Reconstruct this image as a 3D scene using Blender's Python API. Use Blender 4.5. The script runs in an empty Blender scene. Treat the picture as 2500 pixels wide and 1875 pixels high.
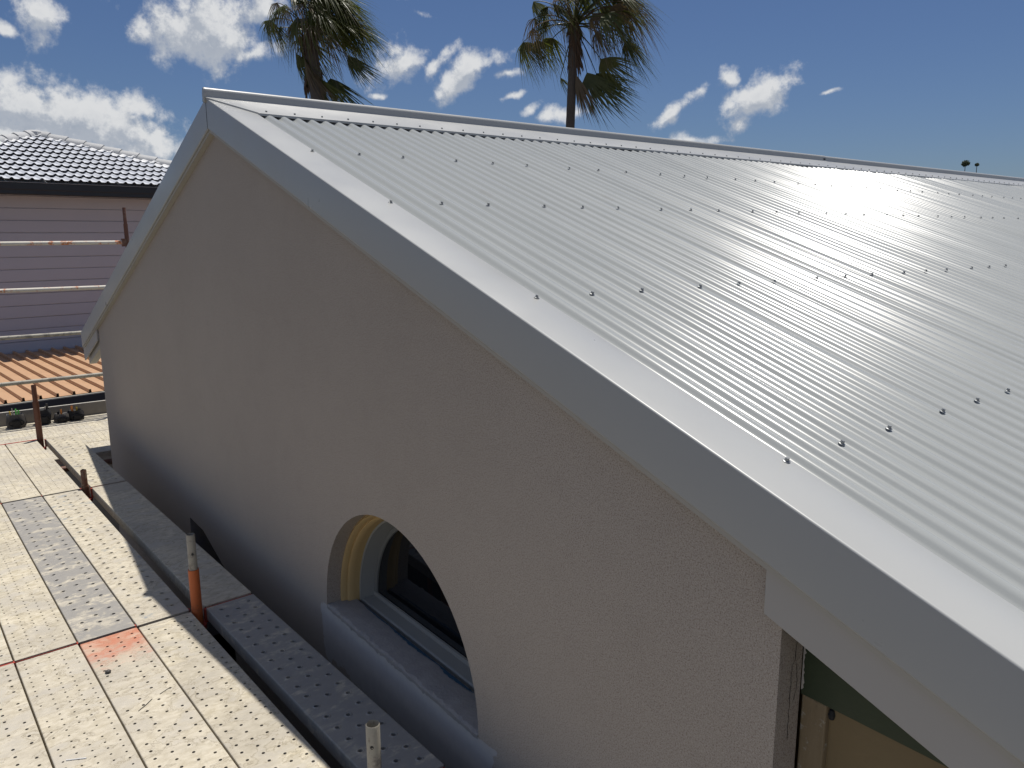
import bpy, bmesh, math, random
from mathutils import Vector, Matrix, noise as mn
R = math.radians
rng = random.Random(7)
sc = bpy.context.scene
col = sc.collection

# ------------------------------------------------------------------ camera
cam_d = bpy.data.cameras.new('camera')
cam_d.sensor_width = 36.0
cam_d.lens = 26.893
cam_d.clip_start = 0.05
cam_d.clip_end = 3000
cam = bpy.data.objects.new('camera', cam_d)
col.objects.link(cam)
CAM = Vector((4.26241, -1.31648, -0.7127))
m3 = Matrix(((0.61532484, -0.14666567, 0.77450922), (0.78826008, 0.12025025, -0.60347819), (-0.0046254, 0.98184981, 0.18960366)))
cam.matrix_world = Matrix.Translation(CAM) @ m3.to_4x4()
sc.camera = cam

# ------------------------------------------------------------------ light, sky, exposure
SUN = Vector((-0.155, 0.238, 1.0)).normalized()
sun_d = bpy.data.lights.new('sun', 'SUN')
sun_d.energy = 4.5
sun_d.angle = R(0.53)
sun_d.color = (1.0, 0.955, 0.88)
sun = bpy.data.objects.new('sun', sun_d)
col.objects.link(sun)
sun.rotation_euler = SUN.to_track_quat('Z', 'Y').to_euler()

CLOUDS = [(-0.9633,0.1427,0.2275,3.4794,34.9977,-9.4138,-6.0194,-8.9582,-22.0715,1),
(-0.9729,0.105,0.2059,13.638,98.4733,11.8036,-20.7355,-8.7786,-95.9137,0.8),
(-0.9478,0.228,0.2229,12.2677,27.5648,21.7363,-1.7653,23.1937,-33.4758,0.9),
(-0.9299,0.291,0.2249,4.2202,11.1419,0.8113,-4.0043,-0.2714,-18.4327,1.1),
(-0.9186,0.3375,0.2057,8.6896,18.4108,6.1638,-7.7265,18.2885,-66.9529,0.8),
(-0.9052,0.3438,0.2497,11.4027,27.1596,1.9425,-7.2887,0.6225,-29.28,0.9),
(-0.984,0.1192,0.1323,2.9202,18.4507,1.3101,-3.2671,-2.4093,-25.8979,1.1),
(-0.9767,0.178,0.1198,2.087,9.2876,-0.9601,-3.079,-4.5966,-22.4465,1.15),
(-0.9642,0.241,0.1108,4.5331,15.7579,0.6639,-2.4038,-1.3686,-22.4578,1),
(-0.9892,0.1153,0.0902,2.2311,14.2829,0.6668,-2.1017,-2.4841,-25.4306,1.1),
(-0.9619,0.2377,0.1354,5.5036,19.5726,1.0502,-8.2935,-3.0573,-57.2575,0.8),
(-0.8438,0.4934,0.2109,10.9771,15.6514,4.9309,-1.2926,10.6368,-32.4239,1.1),
(-0.8202,0.5349,0.2028,19.9327,21.3697,21.7942,20.0964,52.8895,-60.68,0.8),
(-0.8043,0.5641,0.1868,10.314,11.3896,7.3359,7.0577,22.1499,-39.1735,0.95),
(-0.7817,0.5963,0.1828,25.2487,28.4552,12.4202,11.5459,52.8333,-125.728,0.7),
(-0.8362,0.48,0.2654,21.5619,35.852,1.2128,-31.3567,12.8379,-123.889,0.8),
(-0.7398,0.6572,0.1444,15.5755,16.2058,2.5797,-0.1075,23.736,-112.056,0.75),
(-0.7832,0.6008,0.1598,44.8114,51.559,22.6557,20.1878,75.0903,-186.476,0.7),
(-0.7691,0.6222,0.1459,50.3212,55.5731,24.8277,21.5229,64.2399,-163.925,0.6),
(-0.6437,0.7509,0.1475,15.8128,10.2319,13.5325,35.9199,43.2114,-66.5932,0.85),
(-0.6234,0.7633,0.1698,53.6434,43.8327,-3.0338,-7.6849,16.0478,-103.312,0.7),
(-0.5978,0.7819,0.1769,44.8767,34.3336,-2.9164,-5.1304,12.6163,-75.9362,0.85),
(-0.5648,0.8083,0.1662,12.7545,7.396,4.3686,11.2775,16.3138,-44.0326,1),
(-0.5874,0.7976,0.1369,22.0018,10.685,28.4964,34.6643,31.5296,-38.6073,0.85),
(-0.6287,0.7688,0.1173,14.4532,11.2647,-0.6271,-4.1158,11.2934,-100.344,0.85),
(-0.5389,0.8231,0.1792,25.4354,18.8805,-13.0225,-28.1308,-2.2226,-77.1907,0.7),
(-0.4975,0.8524,0.1612,60.6165,35.7168,-4.8882,-4.8894,43.1559,-246.391,0.55),
(-0.8607,0.4777,0.1761,44.3468,78.142,1.9571,-47.229,14.6559,-273.359,0.5),
(-0.8232,0.5091,0.2513,35.4669,55.7068,1.3433,-50.0571,23.7235,-214.061,0.5)]


class NT:
    """small helper for building node trees"""
    def __init__(self, tree):
        self.t = tree

    def n(self, typ, **kw):
        nd = self.t.nodes.new(typ)
        for k, v in kw.items():
            setattr(nd, k, v)
        return nd

    def link(self, a, b):
        self.t.links.new(a, b)

    def put(self, sock, v):
        if v is None:
            return
        if isinstance(v, bpy.types.NodeSocket):
            self.link(v, sock)
        else:
            sock.default_value = v

    def math(self, op, a, b=None, c=None, clamp=False):
        nd = self.n('ShaderNodeMath', operation=op, use_clamp=clamp)
        for s, v in zip(nd.inputs, (a, b, c)):
            self.put(s, v)
        return nd.outputs[0]

    def vmath(self, op, a, b=None):
        nd = self.n('ShaderNodeVectorMath', operation=op)
        self.put(nd.inputs[0], a)
        self.put(nd.inputs[1], b)
        return nd

    def noise(self, vec, scale, detail=4, rough=.55, dist=0.0, lac=2.0):
        nd = self.n('ShaderNodeTexNoise')
        self.put(nd.inputs['Vector'], vec)
        nd.inputs['Scale'].default_value = scale
        nd.inputs['Detail'].default_value = detail
        nd.inputs['Roughness'].default_value = rough
        nd.inputs['Lacunarity'].default_value = lac
        nd.inputs['Distortion'].default_value = dist
        return nd.outputs[0]

    def step(self, v, a, b, lo=0.0, hi=1.0, smooth=True):
        nd = self.n('ShaderNodeMapRange')
        nd.interpolation_type = 'SMOOTHSTEP' if smooth else 'LINEAR'
        self.put(nd.inputs[0], v)
        for i, x in zip((1, 2, 3, 4), (a, b, lo, hi)):
            self.put(nd.inputs[i], x)
        return nd.outputs[0]

    def mix(self, fac, a, b, mode='MIX'):
        nd = self.n('ShaderNodeMix', data_type='RGBA', blend_type=mode)
        self.put(nd.inputs[0], fac)
        self.put(nd.inputs[6], a if isinstance(a, bpy.types.NodeSocket) else (*a, 1)[:4])
        self.put(nd.inputs[7], b if isinstance(b, bpy.types.NodeSocket) else (*b, 1)[:4])
        return nd.outputs[2]


world = bpy.data.worlds.new('World')
sc.world = world
world.use_nodes = True
wt = NT(world.node_tree)
world.node_tree.nodes.clear()


def cloud_group():
    g = bpy.data.node_groups.new('cloud_field', 'ShaderNodeTree')
    g.interface.new_socket('dir', in_out='INPUT', socket_type='NodeSocketVector')
    g.interface.new_socket('density', in_out='OUTPUT', socket_type='NodeSocketFloat')
    k = NT(g)
    gi = k.n('NodeGroupInput').outputs[0]
    go = k.n('NodeGroupOutput')
    warp = k.n('ShaderNodeTexNoise')
    k.link(gi, warp.inputs['Vector'])
    warp.inputs['Scale'].default_value = 9
    warp.inputs['Detail'].default_value = 3
    wv = k.vmath('SUBTRACT', warp.outputs['Color'], (.5, .5, .5)).outputs[0]
    sc_ = k.vmath('SCALE', wv)
    sc_.inputs[3].default_value = 0.06
    d = k.vmath('ADD', gi, sc_.outputs[0]).outputs[0]
    acc = None
    for c in CLOUDS:
        off = k.vmath('SUBTRACT', d, c[0:3]).outputs[0]
        a = k.vmath('DOT_PRODUCT', off, c[3:6]).outputs['Value']
        b = k.vmath('DOT_PRODUCT', off, c[6:9]).outputs['Value']
        r2 = k.math('MULTIPLY_ADD', a, a, k.math('MULTIPLY', b, b))
        # 1 at the centre, 0 at radius 1, negative outside
        v = k.math('MULTIPLY_ADD', k.math('SQRT', r2), -1.15 * c[9], 1.12 * c[9])
        acc = v if acc is None else k.math('SMOOTH_MAX', acc, v, .12)
    # unseen scattered clouds over the rest of the sky, added to for neutral fill
    big = k.noise(gi, 3.2, 3, .5)
    view = k.vmath('DOT_PRODUCT', gi, (-.775, .603, .05)).outputs['Value']
    away = k.step(view, .78, .60)
    gen = k.math('MULTIPLY', k.step(big, .44, .62, -1.0, .9), away)
    gen = k.math('SUBTRACT', gen, k.math('SUBTRACT', 1.0, away))
    acc = k.math('MAXIMUM', acc, gen)
    f1 = k.noise(gi, 21, 11, .62)
    f2 = k.noise(gi, 70, 7, .66)
    nz = k.math('ADD', k.math('MULTIPLY', k.math('SUBTRACT', f1, .5), 2.7), k.math('MULTIPLY', k.math('SUBTRACT', f2, .5), .85))
    tot = k.math('ADD', k.math('MAXIMUM', acc, -1.2), nz)
    k.link(tot, go.inputs[0])
    return g


CG = cloud_group()
tc = wt.n('ShaderNodeTexCoord')
dirv = wt.vmath('NORMALIZE', tc.outputs['Generated']).outputs[0]
g1 = wt.n('ShaderNodeGroup', node_tree=CG)
wt.link(dirv, g1.inputs[0])
up = wt.vmath('ADD', dirv, (-.004, .006, .016)).outputs[0]
g2 = wt.n('ShaderNodeGroup', node_tree=CG)
wt.link(up, g2.inputs[0])
dens, dens_up = g1.outputs[0], g2.outputs[0]
alpha = wt.step(dens, .0, .80)
alpha = wt.math('MULTIPLY', alpha, .96)
# thick parts grey, parts with less cloud above them bright
lit = wt.step(wt.math('SUBTRACT', dens, dens_up), -.22, .50)
thick = wt.step(dens, .6, 1.9, 1.0, .4)
lum = wt.math('ADD', wt.math('MULTIPLY', lit, .62), wt.math('MULTIPLY', thick, .42), clamp=True)
ccol = wt.mix(lum, (.25, .32, .44), (.90, .91, .92))
sky = wt.n('ShaderNodeTexSky', sky_type='NISHITA')
sky.sun_disc = False
sky.sun_elevation = math.asin(SUN.z)
sky.sun_rotation = math.atan2(SUN.x, SUN.y)
sky.altitude = 0
sky.air_density = 1.0
sky.dust_density = 0.6
sky.ozone_density = 1.6
SKY_STRENGTH = .081
cs = wt.vmath('SCALE', ccol)
cs.inputs[3].default_value = 1.0 / SKY_STRENGTH * .80
skyc = wt.mix(1.0, sky.outputs[0], (0.445, 0.535, 0.715), 'MULTIPLY')
wc = wt.mix(alpha, skyc, cs.outputs[0])
bg = wt.n('ShaderNodeBackground')
bg.inputs['Strength'].default_value = SKY_STRENGTH
wt.link(wc, bg.inputs['Color'])
wo = wt.n('ShaderNodeOutputWorld')
wt.link(bg.outputs[0], wo.inputs['Surface'])
world.cycles.sampling_method = 'MANUAL'
world.cycles.sample_map_resolution = 512

vs = sc.view_settings
vs.view_transform = 'Standard'
vs.look = 'None'
vs.exposure = 0.0
vs.gamma = 1.0
vs.use_curve_mapping = False
sc.cycles.max_bounces = 8
sc.cycles.diffuse_bounces = 4
sc.cycles.use_denoising = True


# ------------------------------------------------------------------ mesh helpers
class MB:
    def __init__(self):
        self.v, self.f, self.mi = [], [], []

    def add(self, vs_, fs, mi=0):
        o = len(self.v)
        self.v += [tuple(p) for p in vs_]
        self.f += [tuple(i + o for i in f) for f in fs]
        self.mi += [mi] * len(fs)

    def box(self, x0, x1, y0, y1, z0, z1, mi=0, xf=None):
        p = [(x0, y0, z0), (x1, y0, z0), (x1, y1, z0), (x0, y1, z0), (x0, y0, z1), (x1, y0, z1), (x1, y1, z1), (x0, y1, z1)]
        if xf:
            p = [xf(*q) for q in p]
        self.add(p, [(0, 3, 2, 1), (4, 5, 6, 7), (0, 1, 5, 4), (1, 2, 6, 5), (2, 3, 7, 6), (3, 0, 4, 7)], mi)

    def tube(self, pts, r, n=10, cap=True, mi=0):
        pts = [Vector(p) for p in pts]
        rs = r if isinstance(r, (list, tuple)) else [r] * len(pts)
        t0 = (pts[1] - pts[0]).normalized()
        a = t0.orthogonal().normalized()
        vs_ = []
        for i, p in enumerate(pts):
            t = (pts[min(i + 1, len(pts) - 1)] - pts[max(i - 1, 0)]).normalized()
            a = (a - t * a.dot(t)).normalized()
            b = t.cross(a)
            for k in range(n):
                an = 2 * math.pi * k / n
                vs_.append(p + a * (math.cos(an) * rs[i]) + b * (math.sin(an) * rs[i]))
        fs = []
        for i in range(len(pts) - 1):
            for k in range(n):
                fs.append((i * n + k, i * n + (k + 1) % n, (i + 1) * n + (k + 1) % n, (i + 1) * n + k))
        if cap:
            fs.append(tuple(reversed(range(n))))
            fs.append(tuple(range((len(pts) - 1) * n, len(pts) * n)))
        self.add(vs_, fs, mi)

    def lathe(self, prof, c=(0, 0, 0), n=12, mi=0, sx=1, sy=1):
        vs_ = [(c[0] + r * sx * math.cos(2 * math.pi * k / n), c[1] + r * sy * math.sin(2 * math.pi * k / n), c[2] + z) for r, z in prof for k in range(n)]
        fs = [(i * n + k, i * n + (k + 1) % n, (i + 1) * n + (k + 1) % n, (i + 1) * n + k) for i in range(len(prof) - 1) for k in range(n)]
        self.add(vs_, fs, mi)

    def sweep(self, prof, place, n, closed=False, mi=0):
        """prof: list of items; place(item, k) -> point, k = 0..n-1 along the path"""
        m = len(prof)
        vs_ = [place(q, k) for k in range(n) for q in prof]
        fs = []
        for k in range(n - 1):
            for j in range(m if closed else m - 1):
                j2 = (j + 1) % m
                fs.append((k * m + j, k * m + j2, (k + 1) * m + j2, (k + 1) * m + j))
        self.add(vs_, fs, mi)

    def mesh(self, name, mats, smooth=None):
        me = bpy.data.meshes.new(name)
        me.from_pydata(self.v, [], self.f)
        if not isinstance(mats, (list, tuple)):
            mats = [mats]
        for m in mats:
            me.materials.append(m)
        if len(mats) > 1:
            me.polygons.foreach_set('material_index', self.mi)
        fix_normals(me)
        if smooth is not None:
            me.polygons.foreach_set('use_smooth', [True] * len(me.polygons))
            if smooth < 180:
                me.set_sharp_from_angle(angle=R(smooth))
        me.update()
        return me


def fix_normals(me):
    bm = bmesh.new()
    bm.from_mesh(me)
    bmesh.ops.recalc_face_normals(bm, faces=bm.faces)
    bm.to_mesh(me)
    bm.free()


def link(name, me, parent=None, loc=(0, 0, 0), rot=(0, 0, 0), mat=None):
    o = bpy.data.objects.new(name, me)
    col.objects.link(o)
    if parent is not None:
        o.parent = parent
    if mat is not None:
        o.matrix_local = mat
    else:
        o.location = loc
        o.rotation_euler = rot
    return o


def build(name, mb, mats, parent=None, smooth=None, loc=(0, 0, 0), rot=(0, 0, 0)):
    return link(name, mb.mesh(name, mats, smooth), parent, loc, rot)


def tag(o, label=None, cat=None, group=None, kind=None):
    if label:
        o['label'] = label
    if cat:
        o['category'] = cat
    if group:
        o['group'] = group
    if kind:
        o['kind'] = kind
    return o


def thing(name, loc, label, cat, group=None, rz=0.0):
    e = bpy.data.objects.new(name, None)
    e.empty_display_size = .2
    col.objects.link(e)
    e.location = loc
    e.rotation_euler = (0, 0, rz)
    return tag(e, label, cat, group)


def bevel(o, w=.002, seg=2, ang=40):
    b = o.modifiers.new('bevel', 'BEVEL')
    b.width = w
    b.segments = seg
    b.limit_method = 'ANGLE'
    b.angle_limit = R(ang)
    return o


# ------------------------------------------------------------------ materials
def newmat(name):
    m = bpy.data.materials.new(name)
    m.use_nodes = True
    m.node_tree.nodes.clear()
    k = NT(m.node_tree)
    out = k.n('ShaderNodeOutputMaterial')
    p = k.n('ShaderNodeBsdfPrincipled')
    k.link(p.outputs[0], out.inputs[0])
    return m, k, p


def simple(name, c, rough=.6, metal=0.0, var=.12, scale=6.0, bump=0.0, bscale=60.0, spec=.5, coat=0.0):
    m, k, p = newmat(name)
    tcn = k.n('ShaderNodeTexCoord').outputs['Object']
    nz = k.noise(tcn, scale, 6, .6)
    cc = k.mix(nz, [x * (1 - var) for x in c], [min(1, x * (1 + var)) for x in c])
    k.link(cc, p.inputs['Base Color'])
    k.link(k.step(nz, .3, .7, max(.02, rough - .06), min(1, rough + .06)), p.inputs['Roughness'])
    p.inputs['Metallic'].default_value = metal
    p.inputs['Specular IOR Level'].default_value = spec
    p.inputs['Coat Weight'].default_value = coat
    if bump:
        b = k.n('ShaderNodeBump')
        b.inputs['Strength'].default_value = bump
        b.inputs['Distance'].default_value = .004
        k.link(k.noise(tcn, bscale, 4, .6), b.inputs['Height'])
        k.link(b.outputs[0], p.inputs['Normal'])
    return m


def roof_metal():
    m, k, p = newmat('pale_grey_steel_sheet')
    tcn = k.n('ShaderNodeTexCoord').outputs['Object']
    oi = k.n('ShaderNodeObjectInfo').outputs['Random']
    st = k.vmath('MULTIPLY', tcn, (1.0, 6.0, 1.0)).outputs[0]
    nz = k.noise(st, 1.1, 5, .6)
    fine = k.noise(tcn, 420, 2, .6)
    v = k.math('ADD', k.math('MULTIPLY', nz, .6), k.math('MULTIPLY', oi, .35))
    c = k.mix(v, (.315, .33, .327), (.375, .388, .382))
    dust = k.step(k.noise(tcn, 5.5, 8, .68), .58, .75)
    c = k.mix(k.math('MULTIPLY', dust, .25), c, (.30, .285, .26))
    speck = k.step(k.noise(tcn, 90, 2, .5), .74, .78)
    c = k.mix(k.math('MULTIPLY', speck, .4), c, (.22, .20, .18))
    k.link(c, p.inputs['Base Color'])
    k.link(k.step(nz, .25, .75, .19, .25), p.inputs['Roughness'])
    p.inputs['Specular IOR Level'].default_value = .27
    b = k.n('ShaderNodeBump')
    b.inputs['Strength'].default_value = .025
    b.inputs['Distance'].default_value = .001
    k.link(fine, b.inputs['Height'])
    k.link(b.outputs[0], p.inputs['Normal'])
    return m


def wall_render():
    m, k, p = newmat('grey_sand_finish_render')
    tcn = k.n('ShaderNodeTexCoord').outputs['Object']
    sep = k.n('ShaderNodeSeparateXYZ')
    k.link(tcn, sep.inputs[0])
    grain = k.noise(tcn, 250, 3, .7)
    grain2 = k.noise(tcn, 420, 2, .6)
    broad = k.noise(tcn, 1.3, 6, .55)
    mid = k.noise(tcn, 7, 5, .6)
    c = k.mix(broad, (.40, .35, .30), (.475, .42, .365))
    c = k.mix(k.step(mid, .45, .75, 0, .15), c, (.33, .285, .245))
    strk = k.noise(k.vmath('MULTIPLY', tcn, (2.6, 1.0, .35)).outputs[0], 1.6, 6, .6)

    c = k.mix(k.step(grain, .50, .62, 0, .72), c, (.20, .155, .13))
    c = k.mix(k.step(grain2, .54, .66, 0, .55), c, (.66, .60, .54))
    # smooth cement patch under the sill: its own ragged outline (object coords are house coords)
    edge = k.math('MULTIPLY', k.math('SUBTRACT', k.noise(tcn, 9, 6, .65), .5), .16)
    x = k.math('ADD', sep.outputs[0], edge)
    z = k.math('ADD', sep.outputs[2], edge)
    mk = k.math('MULTIPLY', k.math('GREATER_THAN', x, 1.04), k.math('LESS_THAN', x, 2.41))
    mk = k.math('MULTIPLY', mk, k.math('LESS_THAN', k.math('ADD', sep.outputs[2], k.math('MULTIPLY', edge, .25)), (-2.41)))
    mk = k.math('MULTIPLY', mk, k.math('GREATER_THAN', z, (-2.41) - .27))
    cem = k.mix(k.noise(tcn, 22, 6, .65), (.45, .43, .415), (.57, .55, .53))
    c = k.mix(mk, c, cem)
    k.link(c, p.inputs['Base Color'])
    p.inputs['Roughness'].default_value = .92
    p.inputs['Specular IOR Level'].default_value = .2
    b = k.n('ShaderNodeBump')
    k.link(k.step(mk, 0, 1, .55, .12), b.inputs['Strength'])
    b.inputs['Distance'].default_value = .0016
    k.link(k.math('ADD', grain, k.math('MULTIPLY', grain2, .5)), b.inputs['Height'])
    k.link(b.outputs[0], p.inputs['Normal'])
    return m


def plank_mat():
    """steel scaffold plank: galvanised steel under dried cement; per-object numbers cement / blue / paint"""
    m, k, p = newmat('cement_dusted_steel_plank')
    tco = k.n('ShaderNodeTexCoord').outputs['Object']
    oi = k.n('ShaderNodeObjectInfo').outputs['Random']

    def attr(nm):
        return k.n('ShaderNodeAttribute', attribute_type='OBJECT', attribute_name=nm).outputs['Fac']
    offv = k.n('ShaderNodeCombineXYZ')
    k.link(k.math('MULTIPLY', oi, 37), offv.inputs[0])
    k.link(k.math('MULTIPLY', oi, 91), offv.inputs[1])
    tcn = k.vmath('ADD', tco, offv.outputs[0]).outputs[0]
    sep = k.n('ShaderNodeSeparateXYZ')
    k.link(tco, sep.inputs[0])
    st = k.vmath('MULTIPLY', tcn, (1.0, .55, 1.0)).outputs[0]
    n1 = k.noise(st, 10, 9, .66, .5)
    n2 = k.noise(st, 38, 7, .68, .4)
    n3 = k.noise(tcn, 95, 5, .65)
    steel = k.mix(n2, (.24, .225, .205), (.37, .345, .31))
    bluest = k.mix(n1, (.20, .235, .27), (.40, .42, .41))
    steel = k.mix(attr('blue'), steel, bluest)
    cem = k.mix(k.step(n2, .32, .68), (.44, .385, .27), (.66, .60, .475))
    cem = k.mix(k.step(n1, .46, .66, 0, .75), cem, (.45, .42, .365))
    age = k.noise(tcn, 2.2, 4, .55)
    cem = k.mix(k.step(age, .40, .68, 0, .6), cem, (.36, .33, .28))
    cem = k.mix(k.math('MULTIPLY', oi, .35), cem, (.50, .46, .40))
    cover = attr('cement')
    thr = k.math('SUBTRACT', .92, cover)
    f = k.math('ADD', k.math('MULTIPLY', n1, .75), k.math('MULTIPLY', n2, .35))
    mask = k.step(f, k.math('SUBTRACT', thr, .06), k.math('ADD', thr, .06))
    c = k.mix(mask, steel, cem)
    # dried slurry outlines
    cont = k.math('ABSOLUTE', k.math('SUBTRACT', n1, .52))
    line = k.math('MULTIPLY', k.step(cont, .0, .014, 1, 0), mask)
    c = k.mix(k.math('MULTIPLY', line, .6), c, (.20, .165, .11))
    spots = k.step(k.noise(st, 48, 5, .7), .66, .74)
    c = k.mix(k.math('MULTIPLY', spots, .55), c, (.70, .68, .62))
    grit = k.step(n3, .62, .74)
    c = k.mix(k.math('MULTIPLY', grit, .5), c, (.24, .21, .165))
    # orange paint overspray near the start of the plank
    pm = k.math('SUBTRACT', attr('paint'), sep.outputs[0])
    pm = k.math('ADD', pm, k.math('MULTIPLY', k.math('SUBTRACT', n2, .55), .55))
    pmk = k.step(pm, -.06, .24)
    pmk = k.math('MULTIPLY', pmk, k.math('GREATER_THAN', attr('paint'), .01))
    c = k.mix(k.math('MULTIPLY', pmk, k.step(n1, .3, .62, .25, .85)), c, (.50, .15, .075))
    k.link(c, p.inputs['Base Color'])
    k.link(k.mix(mask, (.55, .55, .55), (.9, .9, .9)), p.inputs['Roughness'])
    p.inputs['Specular IOR Level'].default_value = .35
    b = k.n('ShaderNodeBump')
    b.inputs['Strength'].default_value = .4
    b.inputs['Distance'].default_value = .0022
    hh = k.math('ADD', k.math('MULTIPLY', mask, .4), k.math('ADD', n2, k.math('MULTIPLY', n3, .35)))
    k.link(hh, b.inputs['Height'])
    k.link(b.outputs[0], p.inputs['Normal'])
    return m


def tube_mat(name, paint, bare, amount):
    m, k, p = newmat(name)
    tco = k.n('ShaderNodeTexCoord').outputs['Object']
    n1 = k.noise(tco, 9, 7, .65)
    n2 = k.noise(tco, 60, 4, .6)
    f = k.math('ADD', k.math('MULTIPLY', n1, .7), k.math('MULTIPLY', n2, .3))
    mk = k.step(f, amount - .05, amount + .05)
    c = k.mix(mk, bare, paint)
    c = k.mix(k.step(n2, .6, .75, 0, .5), c, (.10, .07, .05))
    k.link(c, p.inputs['Base Color'])
    p.inputs['Roughness'].default_value = .6
    b = k.n('ShaderNodeBump')
    b.inputs['Strength'].default_value = .3
    b.inputs['Distance'].default_value = .002
    k.link(f, b.inputs['Height'])
    k.link(b.outputs[0], p.inputs['Normal'])
    return m


def leaf_mat(name, c1, c2, trans=.35, rough=.42):
    m, k, p = newmat(name)
    tco = k.n('ShaderNodeTexCoord').outputs['Object']
    oi = k.n('ShaderNodeObjectInfo').outputs['Random']
    nz = k.noise(tco, 3.5, 3, .6)
    c = k.mix(k.math('ADD', k.math('MULTIPLY', nz, .7), k.math('MULTIPLY', oi, .4)), c1, c2)
    k.link(c, p.inputs['Base Color'])
    p.inputs['Roughness'].default_value = rough
    tr = k.n('ShaderNodeBsdfTranslucent')
    k.link(k.mix(1.0, c, (1.5, 1.5, .8), 'MULTIPLY'), tr.inputs[0])
    mx = k.n('ShaderNodeMixShader')
    mx.inputs[0].default_value = trans
    k.link(p.outputs[0], mx.inputs[1])
    k.link(tr.outputs[0], mx.inputs[2])
    out = [n for n in k.t.nodes if n.type == 'OUTPUT_MATERIAL'][0]
    k.link(mx.outputs[0], out.inputs[0])
    return m


def timber():
    m, k, p = newmat('flaking_cream_timber')
    tco = k.n('ShaderNodeTexCoord').outputs['Object']
    st = k.vmath('MULTIPLY', tco, (1.0, 1.0, .12)).outputs[0]
    g_ = k.noise(st, 90, 6, .65)
    f_ = k.noise(tco, 22, 6, .68)
    c = k.mix(g_, (.20, .15, .085), (.29, .225, .14))
    c = k.mix(k.step(f_, .54, .60), c, (.34, .31, .25))
    c = k.mix(k.step(k.math('MULTIPLY', f_, g_), .36, .42, 0, .8), c, (.06, .045, .03))
    k.link(c, p.inputs['Base Color'])
    p.inputs['Roughness'].default_value = .8
    b = k.n('ShaderNodeBump')
    b.inputs['Strength'].default_value = .5
    b.inputs['Distance'].default_value = .003
    k.link(k.math('ADD', g_, f_), b.inputs['Height'])
    k.link(b.outputs[0], p.inputs['Normal'])
    return m


M = {}
M['roof'] = roof_metal()
M['flash'] = simple('pale_grey_flashing', (.42, .424, .412), .33, 0, .012, 2.0)  # same paint as the roof sheets, lightened for the light it catches
M['render'] = wall_render()
M['trim'] = simple('warm_grey_painted_trim', (.42, .40, .36), .6, 0, .06, 8)
M['lining'] = simple('grey_lining_board', (.43, .41, .385), .65, 0, .05, 5)
M['screw'] = simple('zinc_screw', (.30, .31, .31), .42, .35, .1, 40)
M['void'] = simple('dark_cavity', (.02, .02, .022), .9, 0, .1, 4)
M['frame'] = simple('pale_grey_window_frame', (.27, .275, .265), .5, 0, .06, 6)
M['bead'] = simple('grey_window_bead', (.17, .175, .17), .5, 0, .06, 6)
M['ochre'] = simple('ochre_painted_moulding', (.52, .37, .17), .6, 0, .12, 10, .2, 60)
M['sill'] = simple('rough_cement_sill', (.33, .315, .305), .9, 0, .24, 18, .8, 70)
M['tape'] = simple('blue_masking_film', (.035, .095, .16), .5, 0, .3, 14)
M['green'] = simple('weathered_green_paint', (.030, .046, .022), .6, 0, .35, 12, .25, 70)
M['cream'] = simple('aged_cream_paint', (.21, .155, .08), .75, 0, .14, 7, .3, 40)
M['cream2'] = timber()
M['plank'] = plank_mat()
M['orange'] = tube_mat('orange_painted_tube', (.52, .13, .035), (.30, .09, .04), .42)
M['rust'] = tube_mat('rusty_brown_tube', (.13, .05, .028), (.20, .15, .11), .40)
M['galv'] = tube_mat('cement_splashed_tube', (.37, .345, .285), (.20, .185, .16), .46)
M['railp'] = tube_mat('chipped_orange_white_rail', (.62, .58, .50), (.50, .16, .05), .44)
M['red'] = simple('dark_red_painted_steel', (.36, .045, .025), .6, 0, .3, 14)
M['toe'] = simple('weathered_toe_board', (.26, .235, .20), .85, 0, .25, 11, .4, 50)
M['litedge'] = simple('painted_sunlit_edge', (.55, .52, .46), .85, 0, .1, 11)  # sunlight on the top of the toe board put into the colour
M['tile'] = simple('blue_grey_roof_tile', (.55, .57, .615), .62, 0, .16, 9, .25, 120, .2)
M['cap'] = simple('pale_ridge_tile', (.42, .425, .43), .6, 0, .12, 6, .3, 60)
M['blackg'] = simple('black_gutter', (.014, .014, .018), .4, 0, .2, 3)
M['board'] = simple('mauve_grey_weatherboard', (.415, .425, .485), .6, 0, .05, 2)
M['brown'] = simple('tan_brown_roof_sheet', (.49, .30, .175), .5, 0, .08, 3)
M['gutter'] = simple('charcoal_gutter', (.05, .05, .06), .5, 0, .1, 4)
M['creamlip'] = simple('cream_gutter_lip', (.62, .58, .50), .5, 0, .1, 4)
M['bagk'] = simple('black_canvas', (.018, .017, .017), .8, 0, .4, 18, .6, 80)
M['bagg'] = simple('worn_grey_canvas', (.075, .068, .062), .8, 0, .4, 16, .6, 80)
M['toolr'] = simple('red_tool_handle', (.5, .04, .03), .4)
M['toolo'] = simple('orange_tool_handle', (.62, .22, .05), .4)
M['toolg'] = simple('green_tool_handle', (.12, .55, .10), .4)
M['tooly'] = simple('yellow_tool_handle', (.65, .45, .05), .4)
M['steel'] = simple('bright_steel', (.55, .55, .55), .3, .9, .1, 30)
M['bark'] = simple('grey_palm_bark', (.085, .07, .058), .9, 0, .35, 9, .8, 30)
M['frond'] = leaf_mat('green_palm_leaf', (.040, .055, .013), (.115, .125, .030))
M['dry'] = leaf_mat('dry_brown_palm_leaf', (.085, .062, .038), (.17, .125, .075), .25, .6)
M['husk'] = simple('brown_palm_husk', (.10, .062, .038), .85, 0, .4, 14, .6, 40)
M['leaf'] = leaf_mat('dark_bush_leaf', (.02, .032, .014), (.045, .06, .025), .25, .6)
M['ground'] = simple('dry_sandy_ground', (.10, .088, .07), .95, 0, .25, .8, .5, 3)
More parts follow.
